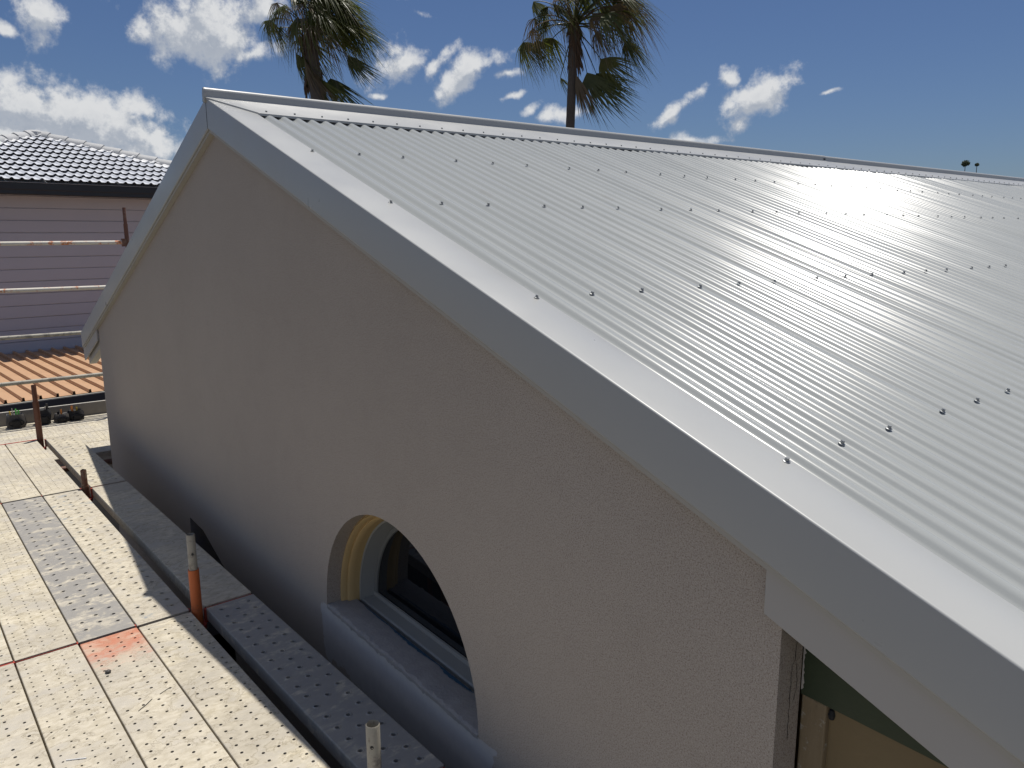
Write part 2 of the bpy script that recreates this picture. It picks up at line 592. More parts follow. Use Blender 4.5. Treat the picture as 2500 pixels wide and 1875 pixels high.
M['blocker'] = simple('black_light_blocker', (.025, .028, .026), .9, 0, .2, 8)  # for the added sheet that blocks light under the scaffold
M['lipshade'] = simple('painted_tile_lip_shade', (.05, .052, .058), .8)  # shade of the course gaps put into the colour of the lips
M['dark'] = simple('dark_offcut', (.06, .055, .05), .6)
M['whitep'] = simple('white_plastic', (.75, .75, .75), .4)

# ================================================================== setting
GZ = -5.6
mb = MB()
N_ = 40
for i in range(N_):
    for j in range(N_):
        pass
mb.add([(-900, -900, GZ), (900, -900, GZ), (900, 900, GZ), (-900, 900, GZ)], [(0, 1, 2, 3)])
g = build('ground', mb, M['ground'])
g['kind'] = 'structure'

# ================================================================== the gabled house
TH = 0.34325
T = math.tan(TH)
CT, ST = math.cos(TH), math.sin(TH)
XL, XR, YW = -3.921, 3.441, 0.04
EX = 4.65               # eave ends of the barge
YB = 14.5               # far end of the roof
H = 0.1548              # fascia height
house = thing('gabled_house', (0, 0, GZ), 'newly re-roofed house with pale corrugated steel roof and grey rendered gable wall', 'house')
UP = (0, 0, -GZ)


def hpart(name, mb_, mats, smooth=None, parent=None):
    if parent is None:
        return build(name, mb_, mats, house, smooth, UP)
    return build(name, mb_, mats, parent, smooth)


# gable wall with the arched window opening and a low arched vent
AX, AZ, ARX, ARZ, SILL = 1.714, -2.39, 0.609, 0.583, (-2.41)


def arch(dr=0.0, n=48, low=SILL):
    p = [(AX - ARX + dr, low)]
    for i in range(n + 1):
        a = math.pi - math.pi * i / n
        p.append((AX + (ARX - dr) * math.cos(a), AZ + (ARZ - dr) * math.sin(a)))
    p.append((AX + ARX - dr, low))
    return p


VX, VW, VTOP = -0.98, .60, -2.655


def vent():
    return [(VX - .22, -3.6), (VX - .22, VTOP), (VX + .095, VTOP), (VX + .30, VTOP - .062), (VX + .52, VTOP - .125), (VX + VW, VTOP - .19), (VX + VW, -3.6)]


def wall_face():
    bm = bmesh.new()
    outer = [(XL, GZ), (XR, GZ), (XR, -H - .015 - XR * T), (0, -H - .015), (XL, -H - .015 + XL * T)]
    loops = [outer, arch(), vent()]
    for lp in loops:
        vs_ = [bm.verts.new((x, YW, z)) for x, z in lp]
        for a, b in zip(vs_, vs_[1:] + vs_[:1]):
            bm.edges.new((a, b))
    bmesh.ops.triangle_fill(bm, edges=list(bm.edges), use_beauty=True, normal=(0, -1, 0))
    for f in bm.faces:
        if f.normal.y > 0:
            f.normal_flip()
    # returns of the wall ends and reveals of the openings
    def strip(lp, y1, close=False):
        a = [bm.verts.new((x, YW, z)) for x, z in lp]
        b = [bm.verts.new((x, y1, z)) for x, z in lp]
        n = len(lp)
        for i in range(n if close else n - 1):
            bm.faces.new((a[i], a[(i + 1) % n], b[(i + 1) % n], b[i]))
    strip([(XR, GZ), (XR, -H - .015 - XR * T)], .128)
    strip([(XL, GZ), (XL, -H - .015 + XL * T)], .30)
    strip(arch(), .120)
    strip(vent(), .30)
    me = bpy.data.meshes.new('gable_wall')
    bm.to_mesh(me)
    bm.free()
    me.materials.append(M['render'])
    return me


link('gable_wall', wall_face(), house, UP)
mb = MB()
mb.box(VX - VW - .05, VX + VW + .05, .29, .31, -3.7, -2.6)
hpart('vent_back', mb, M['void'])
mb = MB()
mb.box(XL + .002, XR - .06, .305, YB - .15, GZ + .01, -1.62)
mb.box(XR - .06, 4.2, YB - .3, YB - .152, GZ + .01, -1.8)
hpart('side_wall', mb, M['cream'])
mb = MB()
mb.add([(XL, YB - .14, GZ), (XR, YB - .14, GZ), (XR, YB - .14, -.2 - XR * T), (0, YB - .14, -.2), (XL, YB - .14, -.2 + XL * T)], [(0, 1, 2, 3, 4)])
hpart('rear_wall', mb, M['render'])

# ---- window
def ring(prof, n=48, low=SILL):
    mb_ = MB()
    paths = [arch(dr, n, low) for dr, y in prof]
    mb_.sweep(list(range(len(prof))), lambda q, k: (paths[q][k][0], prof[q][1], paths[q][k][1]), n + 3)
    return mb_


win = hpart('window', ring([(.042, .186), (.052, .188), (.074, .250)]), M['frame'], 40)
mb = MB()
x0, x1 = AX - ARX + .05, AX + ARX - .05
q = []
for y, z in ((.190, SILL - .03), (.190, SILL + .006), (.196, SILL + .012), (.244, SILL + .022), (.246, SILL + .040), (.254, SILL + .042), (.262, SILL + .034)):
    q += [(x0, y, z), (x1, y, z)]
mb.add(q, [(2 * i, 2 * i + 1, 2 * i + 3, 2 * i + 2) for i in range(6)])
build('bottom_rail', mb, M['frame'], win)
build('glazing_bead', ring([(.074, .250), (.078, .246), (.094, .250), (.097, .262)]), M['bead'], win, 40)
mb = MB()
gp = arch(.085)
mb.add([(x, .257, z) for x, z in gp] + [(x, .263, z) for x, z in gp], [tuple(range(len(gp))), tuple(range(len(gp), 2 * len(gp)))])
gm, k, p = newmat('dark_glass')
p.inputs['Base Color'].default_value = (.006, .007, .009, 1)
p.inputs['Roughness'].default_value = .015
p.inputs['Specular IOR Level'].default_value = .5
build('pane', mb, gm, win)
build('moulding', ring([(0, .112), (.012, .104), (.020, .112), (.022, .134), (.030, .130), (.038, .138), (.040, .160), (.043, .187)]), M['ochre'], win, 40)
mb = MB()
n = 90
vs_, fs = [], []
for i in range(n + 1):
    x = AX - ARX + .002 + (2 * ARX - .004) * i / n
    fr = .048 + .010 * mn.noise((x * 14, 0, 3)) + .012 * mn.noise((x * 47, 2, 3))
    zz = SILL + .010 + .006 * mn.noise((x * 22, 5, 0))
    fr2 = YW - .002 - .005 * max(0, mn.noise((x * 30, 8, 1)))
    dz = .012 + .014 * abs(mn.noise((x * 33, 1, 7)))
    vs_ += [(x, .172 + .004 * mn.noise((x * 40, 1, 1)), SILL + .010), (x, .10, SILL + .012 + .003 * mn.noise((x * 9, 2, 2))), (x, fr, zz), (x, fr2, zz - .006), (x, fr2 + .001, zz - .006 - dz), (x, YW + .004, zz - .02 - dz)]
for i in range(n):
    for j in range(5):
        fs.append((i * 6 + j, i * 6 + j + 1, i * 6 + 7 + j, i * 6 + 6 + j))
mb.add(vs_, fs)
build('sill', mb, M['sill'], win)
mb = MB()
for xa, xb, w in ((1.24, 1.50, .006), (1.46, 1.90, .016), (1.88, 2.12, .019)):
    n = 40
    pts = []
    for i in range(n + 1):
        x = xa + (xb - xa) * i / n
        ww = w * (.5 + 1.1 * abs(mn.noise((x * 25, 3, 3))) + .7 * abs(mn.noise((x * 90, 6, 3)))) * math.sin(math.pi * (i + .3) / (n + .6))
        pts += [(x, .166, SILL + .0150), (x, .166 - ww - .003, SILL + .0155)]
    mb.add(pts, [(2 * i, 2 * i + 1, 2 * i + 3, 2 * i + 2) for i in range(n)])
build('masking_film', mb, M['tape'], win)

# ---- barge cappings (fascia face, folded over onto the roof)
def capping(sign):
    prof = [(.016, -H + .002), (.004, -H - .002), (0, -H + .004), (0, -.006)]
    for i in range(1, 5):
        a = math.pi / 2 * i / 4
        prof.append((.006 - .006 * math.cos(a), -.006 + .006 * math.sin(a)))
    prof += [(.165, .0), (.1685, -.002), (.1690, -.014)]
    mb_ = MB()
    xs = [.0015 + (EX - .0015) * i / 24 for i in range(25)]

    def place(q, k):
        x = xs[k]
        w = .0012 * mn.noise((x * 2.1, q[0] * 9, sign * 3)) if 0 < k < 24 and q[1] > -.02 else 0
        return (sign * x, q[0], -x * T + q[1] + (w if q[0] > .01 else 0))
    mb_.sweep(prof, place, 25)
    mb_.add([(sign * EX, 0, -EX * T), (sign * EX, 0, -EX * T - H), (sign * EX, .05, -EX * T - H), (sign * EX, .16, -EX * T)], [(0, 1, 2, 3)])
    return mb_


for s in (1, -1):
    hpart('barge_capping', capping(s), M['flash'], 35)
    mb = MB()
    xs = (.0, XR if s > 0 else -XL)
    for (ya, yb, da, db) in ((.010, YW + .004, -H + .006, -H - .018),):
        q = []
        for x in (0.0, EX - .06):
            for y, dz in ((ya, da), (ya, db), (yb, db), (yb, da)):
                q.append((s * x, y, -x * T + dz))
        mb.add(q, [(0, 1, 5, 4), (1, 2, 6, 5), (2, 3, 7, 6), (3, 0, 4, 7), (4, 5, 6, 7)])
    hpart('soffit_trim', mb, M['trim'])
    # lining board closing the boxed eave, and the batten behind it
    xa = 3.408 if s > 0 else 3.90
    xb = 4.60 if s > 0 else 4.72
    for nm, ya, yb, da, db, mt in (('lining_board', .020, .034, -.14, -.280, 'lining'), ('soffit_batten', .05, .12, -.24, -.335, 'trim')):
        if nm == 'soffit_batten':
            xa2, xb2 = (3.60, 4.55) if s > 0 else (3.93, 4.66)
            if s > 0:
                continue
        else:
            xa2, xb2 = xa, xb
        q = []
        for x in (xa2, xb2):
            for y, dz in ((ya, da), (ya, db), (yb, db), (yb, da)):
                q.append((s * x, y, -x * T + dz))
        mb = MB()
        mb.add(q, [(0, 1, 5, 4), (1, 2, 6, 5), (2, 3, 7, 6), (3, 0, 4, 7), (4, 5, 6, 7), (3, 2, 1, 0)])
        o = hpart(nm, mb, M[mt])
        bevel(o, .0015, 1)

# ---- things under the right eave: beam, post, panel
mb = MB()
q = [(x, y, z) for y in (.132, .185) for x, z in ((XR + .001, -1.712), (4.55, -1.712), (4.55, -4.55 * T - .06), (XR + .001, -XR * T - .06))]
mb.add(q, [(0, 1, 2, 3), (7, 6, 5, 4), (0, 4, 5, 1), (1, 5, 6, 2), (2, 6, 7, 3), (3, 7, 4, 0)])
o = hpart('beam', mb, M['green'])
mb = MB()
n = 60
pts = []
for i in range(n + 1):
    z = -1.70 + .36 * i / n
    w = .004 + .012 * abs(mn.noise((z * 60, 1, 1))) + .012 * max(0, mn.noise((z * 140, 4, 1)))
    pts += [(XR + .0015, .1300, z), (XR + w, .1300, z)]
mb.add(pts, [(2 * i, 2 * i + 1, 2 * i + 3, 2 * i + 2) for i in range(n)])
hpart('flaked_paint', mb, M['lining'])
mb = MB()
mb.box(XR + .001, XR + .060, .136, .21, GZ, -1.713)
bevel(hpart('post', mb, M['cream2']), .004, 2)
mb = MB()
mb.box(XR + .060, 4.2, .152, .30, GZ, -1.713)
hpart('wall_panel', mb, M['cream'])
mb = MB()
mb.lathe([(0, -.014), (.006, -.010), (.008, 0), (.005, .011), (0, .013)], (XR + .066, .150, -1.738), 8)
hpart('knot_hole', mb, M['void'])
mb = MB()
pz = [-1.53 - .011 * i for i in range(26)]
for br in (0, 1):
    q = []
    for i, z in enumerate(pz):
        if br and not 8 < i < 18:
            continue
        y = .100 - .012 * (i > 8) * (br == 0) + .006 * mn.noise((z * 60, br * 5, 0)) + (.012 * math.sin((i - 8) / 10 * math.pi) if br else 0)
        w = .0007 + .0008 * abs(mn.noise((z * 80, 2, br)))
        q += [(XR + .0012, y - w, z), (XR + .0012, y + w, z)]
    mb.add(q, [(2 * i, 2 * i + 1, 2 * i + 3, 2 * i + 2) for i in range(len(q) // 2 - 1)])
hpart('crack', mb, M['void'])

# ---- corrugated roof sheets
PITCH, AMP, Y0 = .0762, .0082, .1499
PHI = 2 * math.atan(AMP / (PITCH / 4))
RHO = PITCH / 4 / math.sin(PHI)
SL = EX / CT + .04


def sheet_mesh(seed):
    r_ = random.Random(seed)
    mb_ = MB()
    per = 16
    cols = 10 * per + 12
    rows = [0.045 + (SL - .045) * i / 12 for i in range(13)]
    off = [r_.uniform(-.0026, .0026) for _ in range(14)]
    cum = [0.0]
    for q_ in off[:12]:
        cum.append(cum[-1] + q_)
    cum = [c_ - cum[12] * i_ / 12 for i_, c_ in enumerate(cum)]
    amp = [r_.uniform(.82, 1.07) for _ in range(14)]
    vs_ = []
    for i, s in enumerate(rows):
        for c in range(cols + 1):
            v = -.10 * PITCH + c / per * PITCH          # crest at v = 0, PITCH, ...
            ph = v / PITCH
            kk = int(math.floor(ph + .5)) + 1
            u_ = ph - math.floor(ph + .5)
            if abs(u_) <= .25:
                z = math.sqrt(RHO ** 2 - (u_ * PITCH) ** 2) - RHO
            else:
                w_ = (.5 - abs(u_)) * PITCH
                z = -2 * AMP + RHO - math.sqrt(RHO ** 2 - w_ ** 2)
            z *= amp[kk]
            kf = min(max(ph + .5, 0), 11.999)
            z += cum[int(kf)] * (1 - kf % 1) + cum[int(kf) + 1] * (kf % 1) + .0004 * mn.noise((s * 1.7, v * 5, seed))
            z += .0008 * v / (10 * PITCH)          # each sheet laps over the one before
            vs_.append((s, v, z - .0022))
    n = cols + 1
    fs = [(i * n + c, i * n + c + 1, (i + 1) * n + c + 1, (i + 1) * n + c) for i in range(len(rows) - 1) for c in range(cols)]
    mb_.add(vs_, fs)
    return mb_.mesh('roof_sheet', M['roof'], 180)


sheets = [sheet_mesh(s) for s in range(5)]
MRight = Matrix(((CT, 0, ST), (0, 1, 0), (-ST, 0, CT)))
MLeft = Matrix(((-CT, 0, -ST), (0, -1, 0), (-ST, 0, CT)))
NSH = 19
for i in range(NSH):
    y = Y0 + i * .762
    link('roof_sheet', sheets[(i * 3 + i // 4) % 5], house, mat=Matrix.Translation((0, y, -GZ)) @ MRight.to_4x4())
    link('roof_sheet', sheets[(i * 2 + 1) % 5], house, mat=Matrix.Translation((0, y + .762, -GZ)) @ MLeft.to_4x4())
# dark void and underlay below the sheets
mb = MB()
for s in (1, -1):
    q = [(0, .02, -.036), (s * (EX - .05), .02, -(EX - .05) * T - .036), (s * (EX - .05), YB - .05, -(EX - .05) * T - .036), (0, YB - .05, -.036)]
    mb.add(q, [(0, 1, 2, 3)])
hpart('underlay', mb, M['void'])

# ---- roll-top ridge capping in two lengths
def ridge(ya, yb, dz):
    half = [(.288, -.0085), (.2875, .0035), (.284, .0045), (.026, .0035), (.0215, .007), (.0205, .012), (.0205, .030)]
    prof = []
    for x, h in half:
        prof.append((x, -x * T + h))
    for i in range(1, 10):
        a = math.pi * i / 10
        prof.append((.0205 * math.cos(a), .026 + .0215 * math.sin(a)))
    prof += [(-x, z) for x, z in reversed(prof[:len(half)])]
    mb_ = MB()
    ys = [ya + (yb - ya) * i / 8 for i in range(9)]
    if ya < 0:
        ys = [ya, .170, .172] + ys[1:]

    def at(q, k):
        x = q[0]
        if ya < 0 and k < 2 and abs(x) > .027:      # flange cut back to the mitre at the gable end
            lim = .030 if k == 0 else .284
            if abs(x) > lim:
                nx = math.copysign(lim, x)
                return (nx, ys[k], q[1] + (abs(x) - lim) * T + dz)
        return (x, ys[k], q[1] + dz)
    mb_.sweep(prof, at, len(ys))
    roll = [q for q in prof if abs(q[0]) < .027]
    for y in (ya, yb):
        mb_.add([(q[0], y, q[1] + dz) for q in roll], [tuple(range(len(roll)))])
    return mb_


hpart('ridge_capping', ridge(-.006, 5.90, .003), M['flash'], 35)
hpart('ridge_capping', ridge(5.86, YB, .0), M['flash'], 35)
# rolled end of the ridge dropping over the mitre
mb = MB()
mb.lathe([(0, -.0), (.012, .0), (.0215, -.003), (.0225, -.012)], (0, 0, 0), 16)
q = [Vector((x * 1.0, -z - .012, y * 1.75 + .012)) for x, y, z in mb.v]
mb.v = [tuple(p) for p in q]
hpart('ridge_end_cap', mb, M['flash'], 40)
mb = MB()
pts = []
for i in range(9):
    z = -.002 - (H - .002) * i / 8
    x = .0035 * mn.noise((z * 22, 1, 4)) * (i > 0) + .001
    pts += [(x - .0016, -.0012, z), (x + .0016, -.0012, z)]
mb.add(pts, [(2 * i, 2 * i + 1, 2 * i + 3, 2 * i + 2) for i in range(8)])
hpart('mitre_joint', mb, M['void'])

# ---- roofing screws
mb = MB()
mb.lathe([(.0, .0), (.0088, .0002), (.0086, .0016), (.0060, .0024), (.0054, .0028)], n=14)
mb.lathe([(.0050, .0024), (.0050, .0086), (.0045, .0094), (0, .0094)], n=6)
scr = mb.mesh('screw', M['screw'], 40)
pts = []
offs, o_ = [0], 0
while o_ < 186:
    for d in (3, 3, 4):
        o_ += d
        offs.append(o_)
for s in (1.0141, 1.74, 2.6565, 3.5661, 4.48):
    for o_ in offs:
        y = Y0 + o_ * PITCH
        if y < YB - .1:
            pts.append((s, y, .0008 if o_ else .0006, 1))
for i in range(94):
    y = .2233 + .1524 * i
    if y < YB - .1:
        pts.append((.2615, y, .0045, 1))
for s in (.2615, 1.0141):
    for o_ in offs[:14]:
        pts.append((s, Y0 + PITCH + o_ * PITCH, .0045 if s < .5 else .001, -1))


def scr_mat(s, y, h, sg):
    b = MRight if sg > 0 else MLeft
    p = Vector((sg * (s * CT + h * ST), y, -s * ST + h * CT - GZ))
    tilt = Matrix.Rotation(rng.uniform(-.09, .09), 3, 'X') @ Matrix.Rotation(rng.uniform(-.09, .09), 3, 'Y') @ Matrix.Rotation(rng.uniform(0, 1), 3, 'Z')
    return Matrix.Translation(p) @ (b @ tilt).to_4x4()


def seen_key(q):
    m = scr_mat(*q)
    return (m.translation + Vector((0, 0, GZ)) - CAM).length + (50 if q[3] < 0 else 0)


pts.sort(key=seen_key)
for q in pts[:300]:
    link('screw', scr, house, mat=scr_mat(*q))
mb = MB()
base_v = [v.co.copy() for v in scr.vertices]
base_f = [tuple(p.vertices) for p in scr.polygons]
for q in pts[300:]:
    m = scr_mat(*q)
    mb.add([m @ v for v in base_v], base_f)
o = build('screws', mb, M['screw'], house, 40)
o['kind'] = 'stuff'

# ================================================================== scaffold
SLP = .0373
ANG = math.atan(SLP)
ZD = -2.44


def dk(x, v, z=ZD):
    return Vector((x, v + SLP * x, z))


def plank_mesh(name, L, W, holes):
    """perforated steel plank: x along, y across (0..W), top at z = 0; holes = None or (pitch, cols, stagger, rx, ry, raised)"""
    mb_ = MB()
    hr = random.Random(int(L * 100))
    D = .060
    if holes is None:
        mb_.add([(0, 0, 0), (L, 0, 0), (L, W, 0), (0, W, 0)], [(0, 1, 2, 3)])
    else:
        pit, ncol, stag, r, raised = holes
        cw = W / ncol if ncol > 3 else .066
        edge = (W - cw * ncol) / 2
        if edge > .001:
            mb_.add([(0, 0, 0), (L, 0, 0), (L, edge, 0), (0, edge, 0)], [(0, 1, 2, 3)])
            mb_.add([(0, W - edge, 0), (L, W - edge, 0), (L, W, 0), (0, W, 0)], [(0, 1, 2, 3)])
        for c in range(ncol):
            ya, yb = edge + c * cw, edge + (c + 1) * cw
            yc = (ya + yb) / 2
            xa = .02 + (pit / 2 if (stag and c % 2) else 0)
            nh = int((L - .02 - xa) / pit)
            xe = xa + nh * pit
            mb_.add([(0, ya, 0), (xa, ya, 0), (xa, yb, 0), (0, yb, 0)], [(0, 1, 2, 3)])
            mb_.add([(xe, ya, 0), (L, ya, 0), (L, yb, 0), (xe, yb, 0)], [(0, 1, 2, 3)])
            for h in range(nh):
                a, b = xa + h * pit, xa + (h + 1) * pit
                if hr.random() < (.05 if raised else .14):      # hole plugged with dried cement
                    mb_.add([(a, ya, 0), (b, ya, 0), (b, yb, 0), (a, yb, 0)], [(0, 1, 2, 3)])
                    continue
                xc = (a + b) / 2
                out_ = [(b, yc), (b, yb), (xc, yb), (a, yb), (a, yc), (a, ya), (xc, ya), (b, ya)]
                an = [0, 45, 90, 135, 180, 225, 270, 315]
                rings = [[(x, y, 0) for x, y in out_]]
                if raised:
                    rings.append([(xc + 1.9 * r * math.cos(R(t)), yc + 1.9 * r * math.sin(R(t)), 0) for t in an])
                    rings.append([(xc + 1.25 * r * math.cos(R(t)), yc + 1.25 * r * math.sin(R(t)), .0028) for t in an])
                    rings.append([(xc + r * math.cos(R(t)), yc + r * math.sin(R(t)), .0016) for t in an])
                else:
                    rings.append([(xc + r * math.cos(R(t)), yc + r * math.sin(R(t)), 0) for t in an])
                rings.append([(xc + r * .97 * math.cos(R(t)), yc + r * .97 * math.sin(R(t)), -.012) for t in an])
                vs_ = [p_ for rg in rings for p_ in rg]
                fs = [(i * 8 + k_, i * 8 + (k_ + 1) % 8, (i + 1) * 8 + (k_ + 1) % 8, (i + 1) * 8 + k_) for i in range(len(rings) - 1) for k_ in range(8)]
                mb_.add(vs_, fs)
    # rounded long edges, sides, ends, and an added dark sheet below
    e = .004
    for y0, s in ((0, -1), (W, 1)):
        ring_ = [(y0, 0), (y0 + s * e * .7, -e * .3), (y0 + s * e, -e), (y0 + s * e, -D), (y0 - s * .012, -D)]
        mb_.add([(x, y, z) for x in (0, L) for y, z in ring_], [(i, i + 1, i + 6, i + 5) for i in range(4)])
    for x in (0, L):
        mb_.add([(x, 0, 0), (x, W, 0), (x, W, -D), (x, 0, -D)], [(0, 1, 2, 3)])
    mb_.add([(0, 0, -.034), (L, 0, -.034), (L, W, -.034), (0, W, -.034)], [(0, 1, 2, 3)], 1)  # dark sheet added so the holes look shaded
    me = bpy.data.meshes.new(name)
    me.from_pydata(mb_.v, [], mb_.f)
    me.materials.append(M['plank'])
    me.materials.append(M['void'])
    me.polygons.foreach_set('material_index', mb_.mi)
    bm = bmesh.new()
    bm.from_mesh(me)
    bmesh.ops.remove_doubles(bm, verts=bm.verts, dist=.0002)
    bmesh.ops.recalc_face_normals(bm, faces=bm.faces)
    bm.to_mesh(me)
    bm.free()
    return me


HA = (.083, 3, True, .0085, True)     # raised rims, three staggered columns
HB = (.050, 4, False, .0060, False)   # plain small holes, four columns
HC = (.041, 5, True, .0043, False)    # dense small holes
WP = .2215
BAYS = [(-3.385, -1.655), (-1.630, .690), (.712, 2.345), (2.368, 4.70)]
V0 = -.494                            # inner edge of the main deck
PW = .2355
pm_cache = {}


def plank(bay, v_in, holes, label, cement, blue=0., paint=0., dz=0., group='steel planks of the long scaffold deck', jit=True):
    xa, xb = BAYS[bay]
    key = (bay, holes)
    if key not in pm_cache:
        pm_cache[key] = plank_mesh('scaffold_plank', xb - xa, WP, holes)
    p = dk(xa, v_in - WP, ZD + dz)
    o = bpy.data.objects.new('scaffold_plank', pm_cache[key])
    col.objects.link(o)
    o.location = p
    o.rotation_euler = (rng.uniform(-.004, .004), 0, ANG)
    tag(o, label, 'plank', group)
    o['cement'], o['blue'], o['paint'] = float(cement), float(blue), float(paint)
    return o


# inner planks beside the wall, seen from far to near
plank(0, -.198, HA, 'pale pink-grey perforated plank beside the wall, crossed by the pointed tip of the shadow', .46)
plank(1, -.198, None, 'smooth unperforated plank in the shade beside the wall, behind the orange pipe', .52)
plank(2, -.198, HA, 'shaded plank with big rimmed holes under the arched window', .30, .25)
plank(3, -.198, HA, 'shaded plank against the wall past the window, at the wall side of the nearest bay', .3, .4)
# main deck, column by column away from the wall
c0, c1, c2, c3, c4 = [V0 - PW * i for i in range(5)]
plank(0, c0, HC, 'worn cream plank in the far bay, edging the wall gap between two brown pipes', .60)
plank(1, c0, HA, 'blue-grey and cream plank with rimmed holes, half crossed by the gable shadow', .475, .8)
plank(2, c0, HB, 'cream speckled plank beside the gap at the foot of the orange pipe', .55)
plank(3, c0, HB, 'cream plank nearest the camera beside the wall gap', .55)
plank(0, c1, HC, 'cream plank with worn tiny holes, second from the wall gap in the far bay', .62)
plank(1, c1, HA, 'bare grey-brown steel plank with rows of rimmed holes', .32, .12)
plank(2, c1, HB, 'cream plank with orange-red paint at its far end', .56, 0, .30)
plank(3, c1, HB, 'cream plank nearest the camera, second from the wall gap', .55)
plank(0, c2, HC, 'third plank from the wall gap in the far bay, cut by the frame edge', .60)
plank(1, c2, HC, 'yellowish cream plank with dense small holes, left of the bare grey-brown plank', .66)
plank(2, c2, HC, 'yellowish cream plank with a curled crack and a white sliver on it', .66)
plank(3, c2, HC, 'cream plank nearest the camera, third from the wall gap', .6)
plank(1, c3, HB, 'pale plank cut by the left frame edge above a dark red joint', .58)
plank(2, c3, HB, 'pale plank in the bottom left corner below a dark red joint', .52)
plank(3, c3, HB, 'pale plank nearest the camera, fourth from the wall gap', .55)
plank(0, c3, HC, 'fourth plank from the wall gap in the far bay', .6)
plank(1, c4, HB, 'outermost plank of the middle bay of the deck', .58)
plank(2, c4, HB, 'outermost plank of the near bay of the deck', .58)

# lower cross deck round the far corner of the house: planks run away from the camera side
ZX = -2.86
XA = -6.22
cross_lab = ['far cross plank right below the toe board under the tool bags',
             'second cross plank from the toe board on the low far deck',
             'third cross plank from the toe board on the low far deck',
             'fourth cross plank from the toe board on the low far deck',
             'fifth cross plank from the toe board, ending just past the far brown pipe',
             'perforated cross plank sixth from the toe board, lit beyond the house corner',
             'perforated cross plank seventh from the toe board, lit beyond the house corner',
             'last cross plank at the dark gap by the foot of the house corner']
mX = plank_mesh('scaffold_plank', 2.42, .238, HB)
for i in range(8):
    x = XA + .014 + .2460 * i
    y_end = 1.45
    o = bpy.data.objects.new('scaffold_plank', mX)
    col.objects.link(o)
    o.rotation_euler = (0, 0, math.pi / 2 + ANG)
    o.location = (x + .238, y_end - 2.42 - SLP * (x + 4) * 0, ZX + (.003 if i % 2 else 0))
    tag(o, cross_lab[i], 'plank', 'steel planks of the low cross deck')
    o['cement'], o['blue'], o['paint'] = .62, 0., 0.

# frame of tubes
scaf = thing('tube_scaffold', (0, -.46, GZ), 'scaffold frame of orange, brown and galvanised tubes carrying the plank decks', 'scaffold')


def spart(name, mb_, mt, smooth=60, parent=None):
    if parent is None:
        return build(name, mb_, M[mt], scaf, smooth, (0, .46, -GZ))
    return build(name, mb_, M[mt], parent, smooth)


def standard(x, y, z_sleeve, z_top, m_low, m_top, lean=(0, 0), r_low=.0245, r_top=.0195, hole=None):
    mb_ = MB()
    mb_.tube([(x, y, GZ), (x + lean[0], y + lean[1], z_sleeve)], r_low, 18)
    s = spart('standard', mb_, m_low)
    if z_top > z_sleeve:
        mb_ = MB()
        a = Vector((x + lean[0], y + lean[1], z_sleeve - .02))
        b = Vector((x + lean[0] * 1.1, y + lean[1] * 1.1, z_top))
        mb_.tube([a, b - Vector((0, 0, .004)), b], [r_top, r_top, r_top - .002], 18, cap=False)
        mb_.tube([b, b - Vector((0, 0, .06))], [r_top - .002, r_top - .004], 18, cap=False)
        cv = MB()
        cv.add([(b.x + (r_top - .003) * math.cos(t * math.pi / 6), b.y + (r_top - .003) * math.sin(t * math.pi / 6), b.z - .035) for t in range(12)], [tuple(range(12))])
        spart('bore', cv, 'void', None, s)
        sp = spart('spigot', mb_, m_top, 60, s)
        if hole:
            mb_ = MB()
            vw = Vector((CAM.x - x, CAM.y - y, 0)).normalized()
            vw = (Matrix.Rotation(hole[1], 3, 'Z') @ vw)
            c = Vector((b.x, b.y, hole[0])) + vw * (r_top + .0006)
            sd = vw.cross(Vector((0, 0, 1)))
            mb_.add([c + sd * (.0055 * math.cos(t * math.pi / 6)) + Vector((0, 0, .0065 * math.sin(t * math.pi / 6))) - vw * (.0012 * abs(math.cos(t * math.pi / 6))) for t in range(12)], [tuple(range(12))])
            spart('pin_hole', mb_, 'void', None, s)
    # rosette pressings low down by the deck
    mb_ = MB()
    mb_.lathe([(.026, -.012), (.040, -.010), (.040, .010), (.026, .012)], (x + lean[0], y + lean[1], ZD - .085), 12)
    spart('rosette', mb_, 'red', 40, s)
    return s


vs0 = -.462
p = dk(-3.40, vs0)
standard(p.x, p.y, -2.10, -1.955, 'rust', 'rust')
p = dk(-1.645, vs0)
standard(p.x, p.y, ZD + .02, -2.305, 'rust', 'rust')
p = dk(.70, vs0)
standard(p.x, p.y, -2.235, -2.062, 'orange', 'galv', hole=(-2.155, .10))
p = dk(2.352, vs0 + .003)
standard(p.x, p.y, ZD + .02, -2.165, 'galv', 'galv', r_top=.0215, hole=(-2.232, -.25))
standard(XA, .850, -.54, -.345, 'rust', 'rust', lean=(0, -.004))
standard(XA, -1.75, -.75, -.6, 'orange', 'galv')
# outer row, on the camera side and out of the frame
for x in (-3.40, -1.645, .70):
    p = dk(x, -1.70)
    standard(p.x, p.y, ZD - .1, ZD - .1, 'orange', 'orange')
# transoms show as red bars in the joints of the decks
for x in (-3.40, -1.642, .701, 2.356):
    a, b = dk(x, -1.72, ZD - .052), dk(x, vs0 - .02, ZD - .052)
    mb = MB()
    mb.box(-.0105, .0105, 0, (b - a).length, -.02, .045)
    o = build('transom', mb, M['red'], scaf, None, (a.x, a.y + .46, a.z - GZ), (0, 0, ANG))
    a = dk(x, vs0 + .032, ZD - .052)
    mb = MB()
    mb.box(-.0105, .0105, 0, .232, -.02, .045)
    build('hop_up_bracket', mb, M['red'], scaf, None, (a.x, a.y + .46, a.z - GZ), (0, 0, ANG))
for v in (vs0, -1.70):
    a, b = dk(-3.40, v, ZD - .12), dk(4.7, v, ZD - .12)
    mb = MB()
    mb.tube([a, b], .021, 12)
    spart('ledger', mb, 'rust')
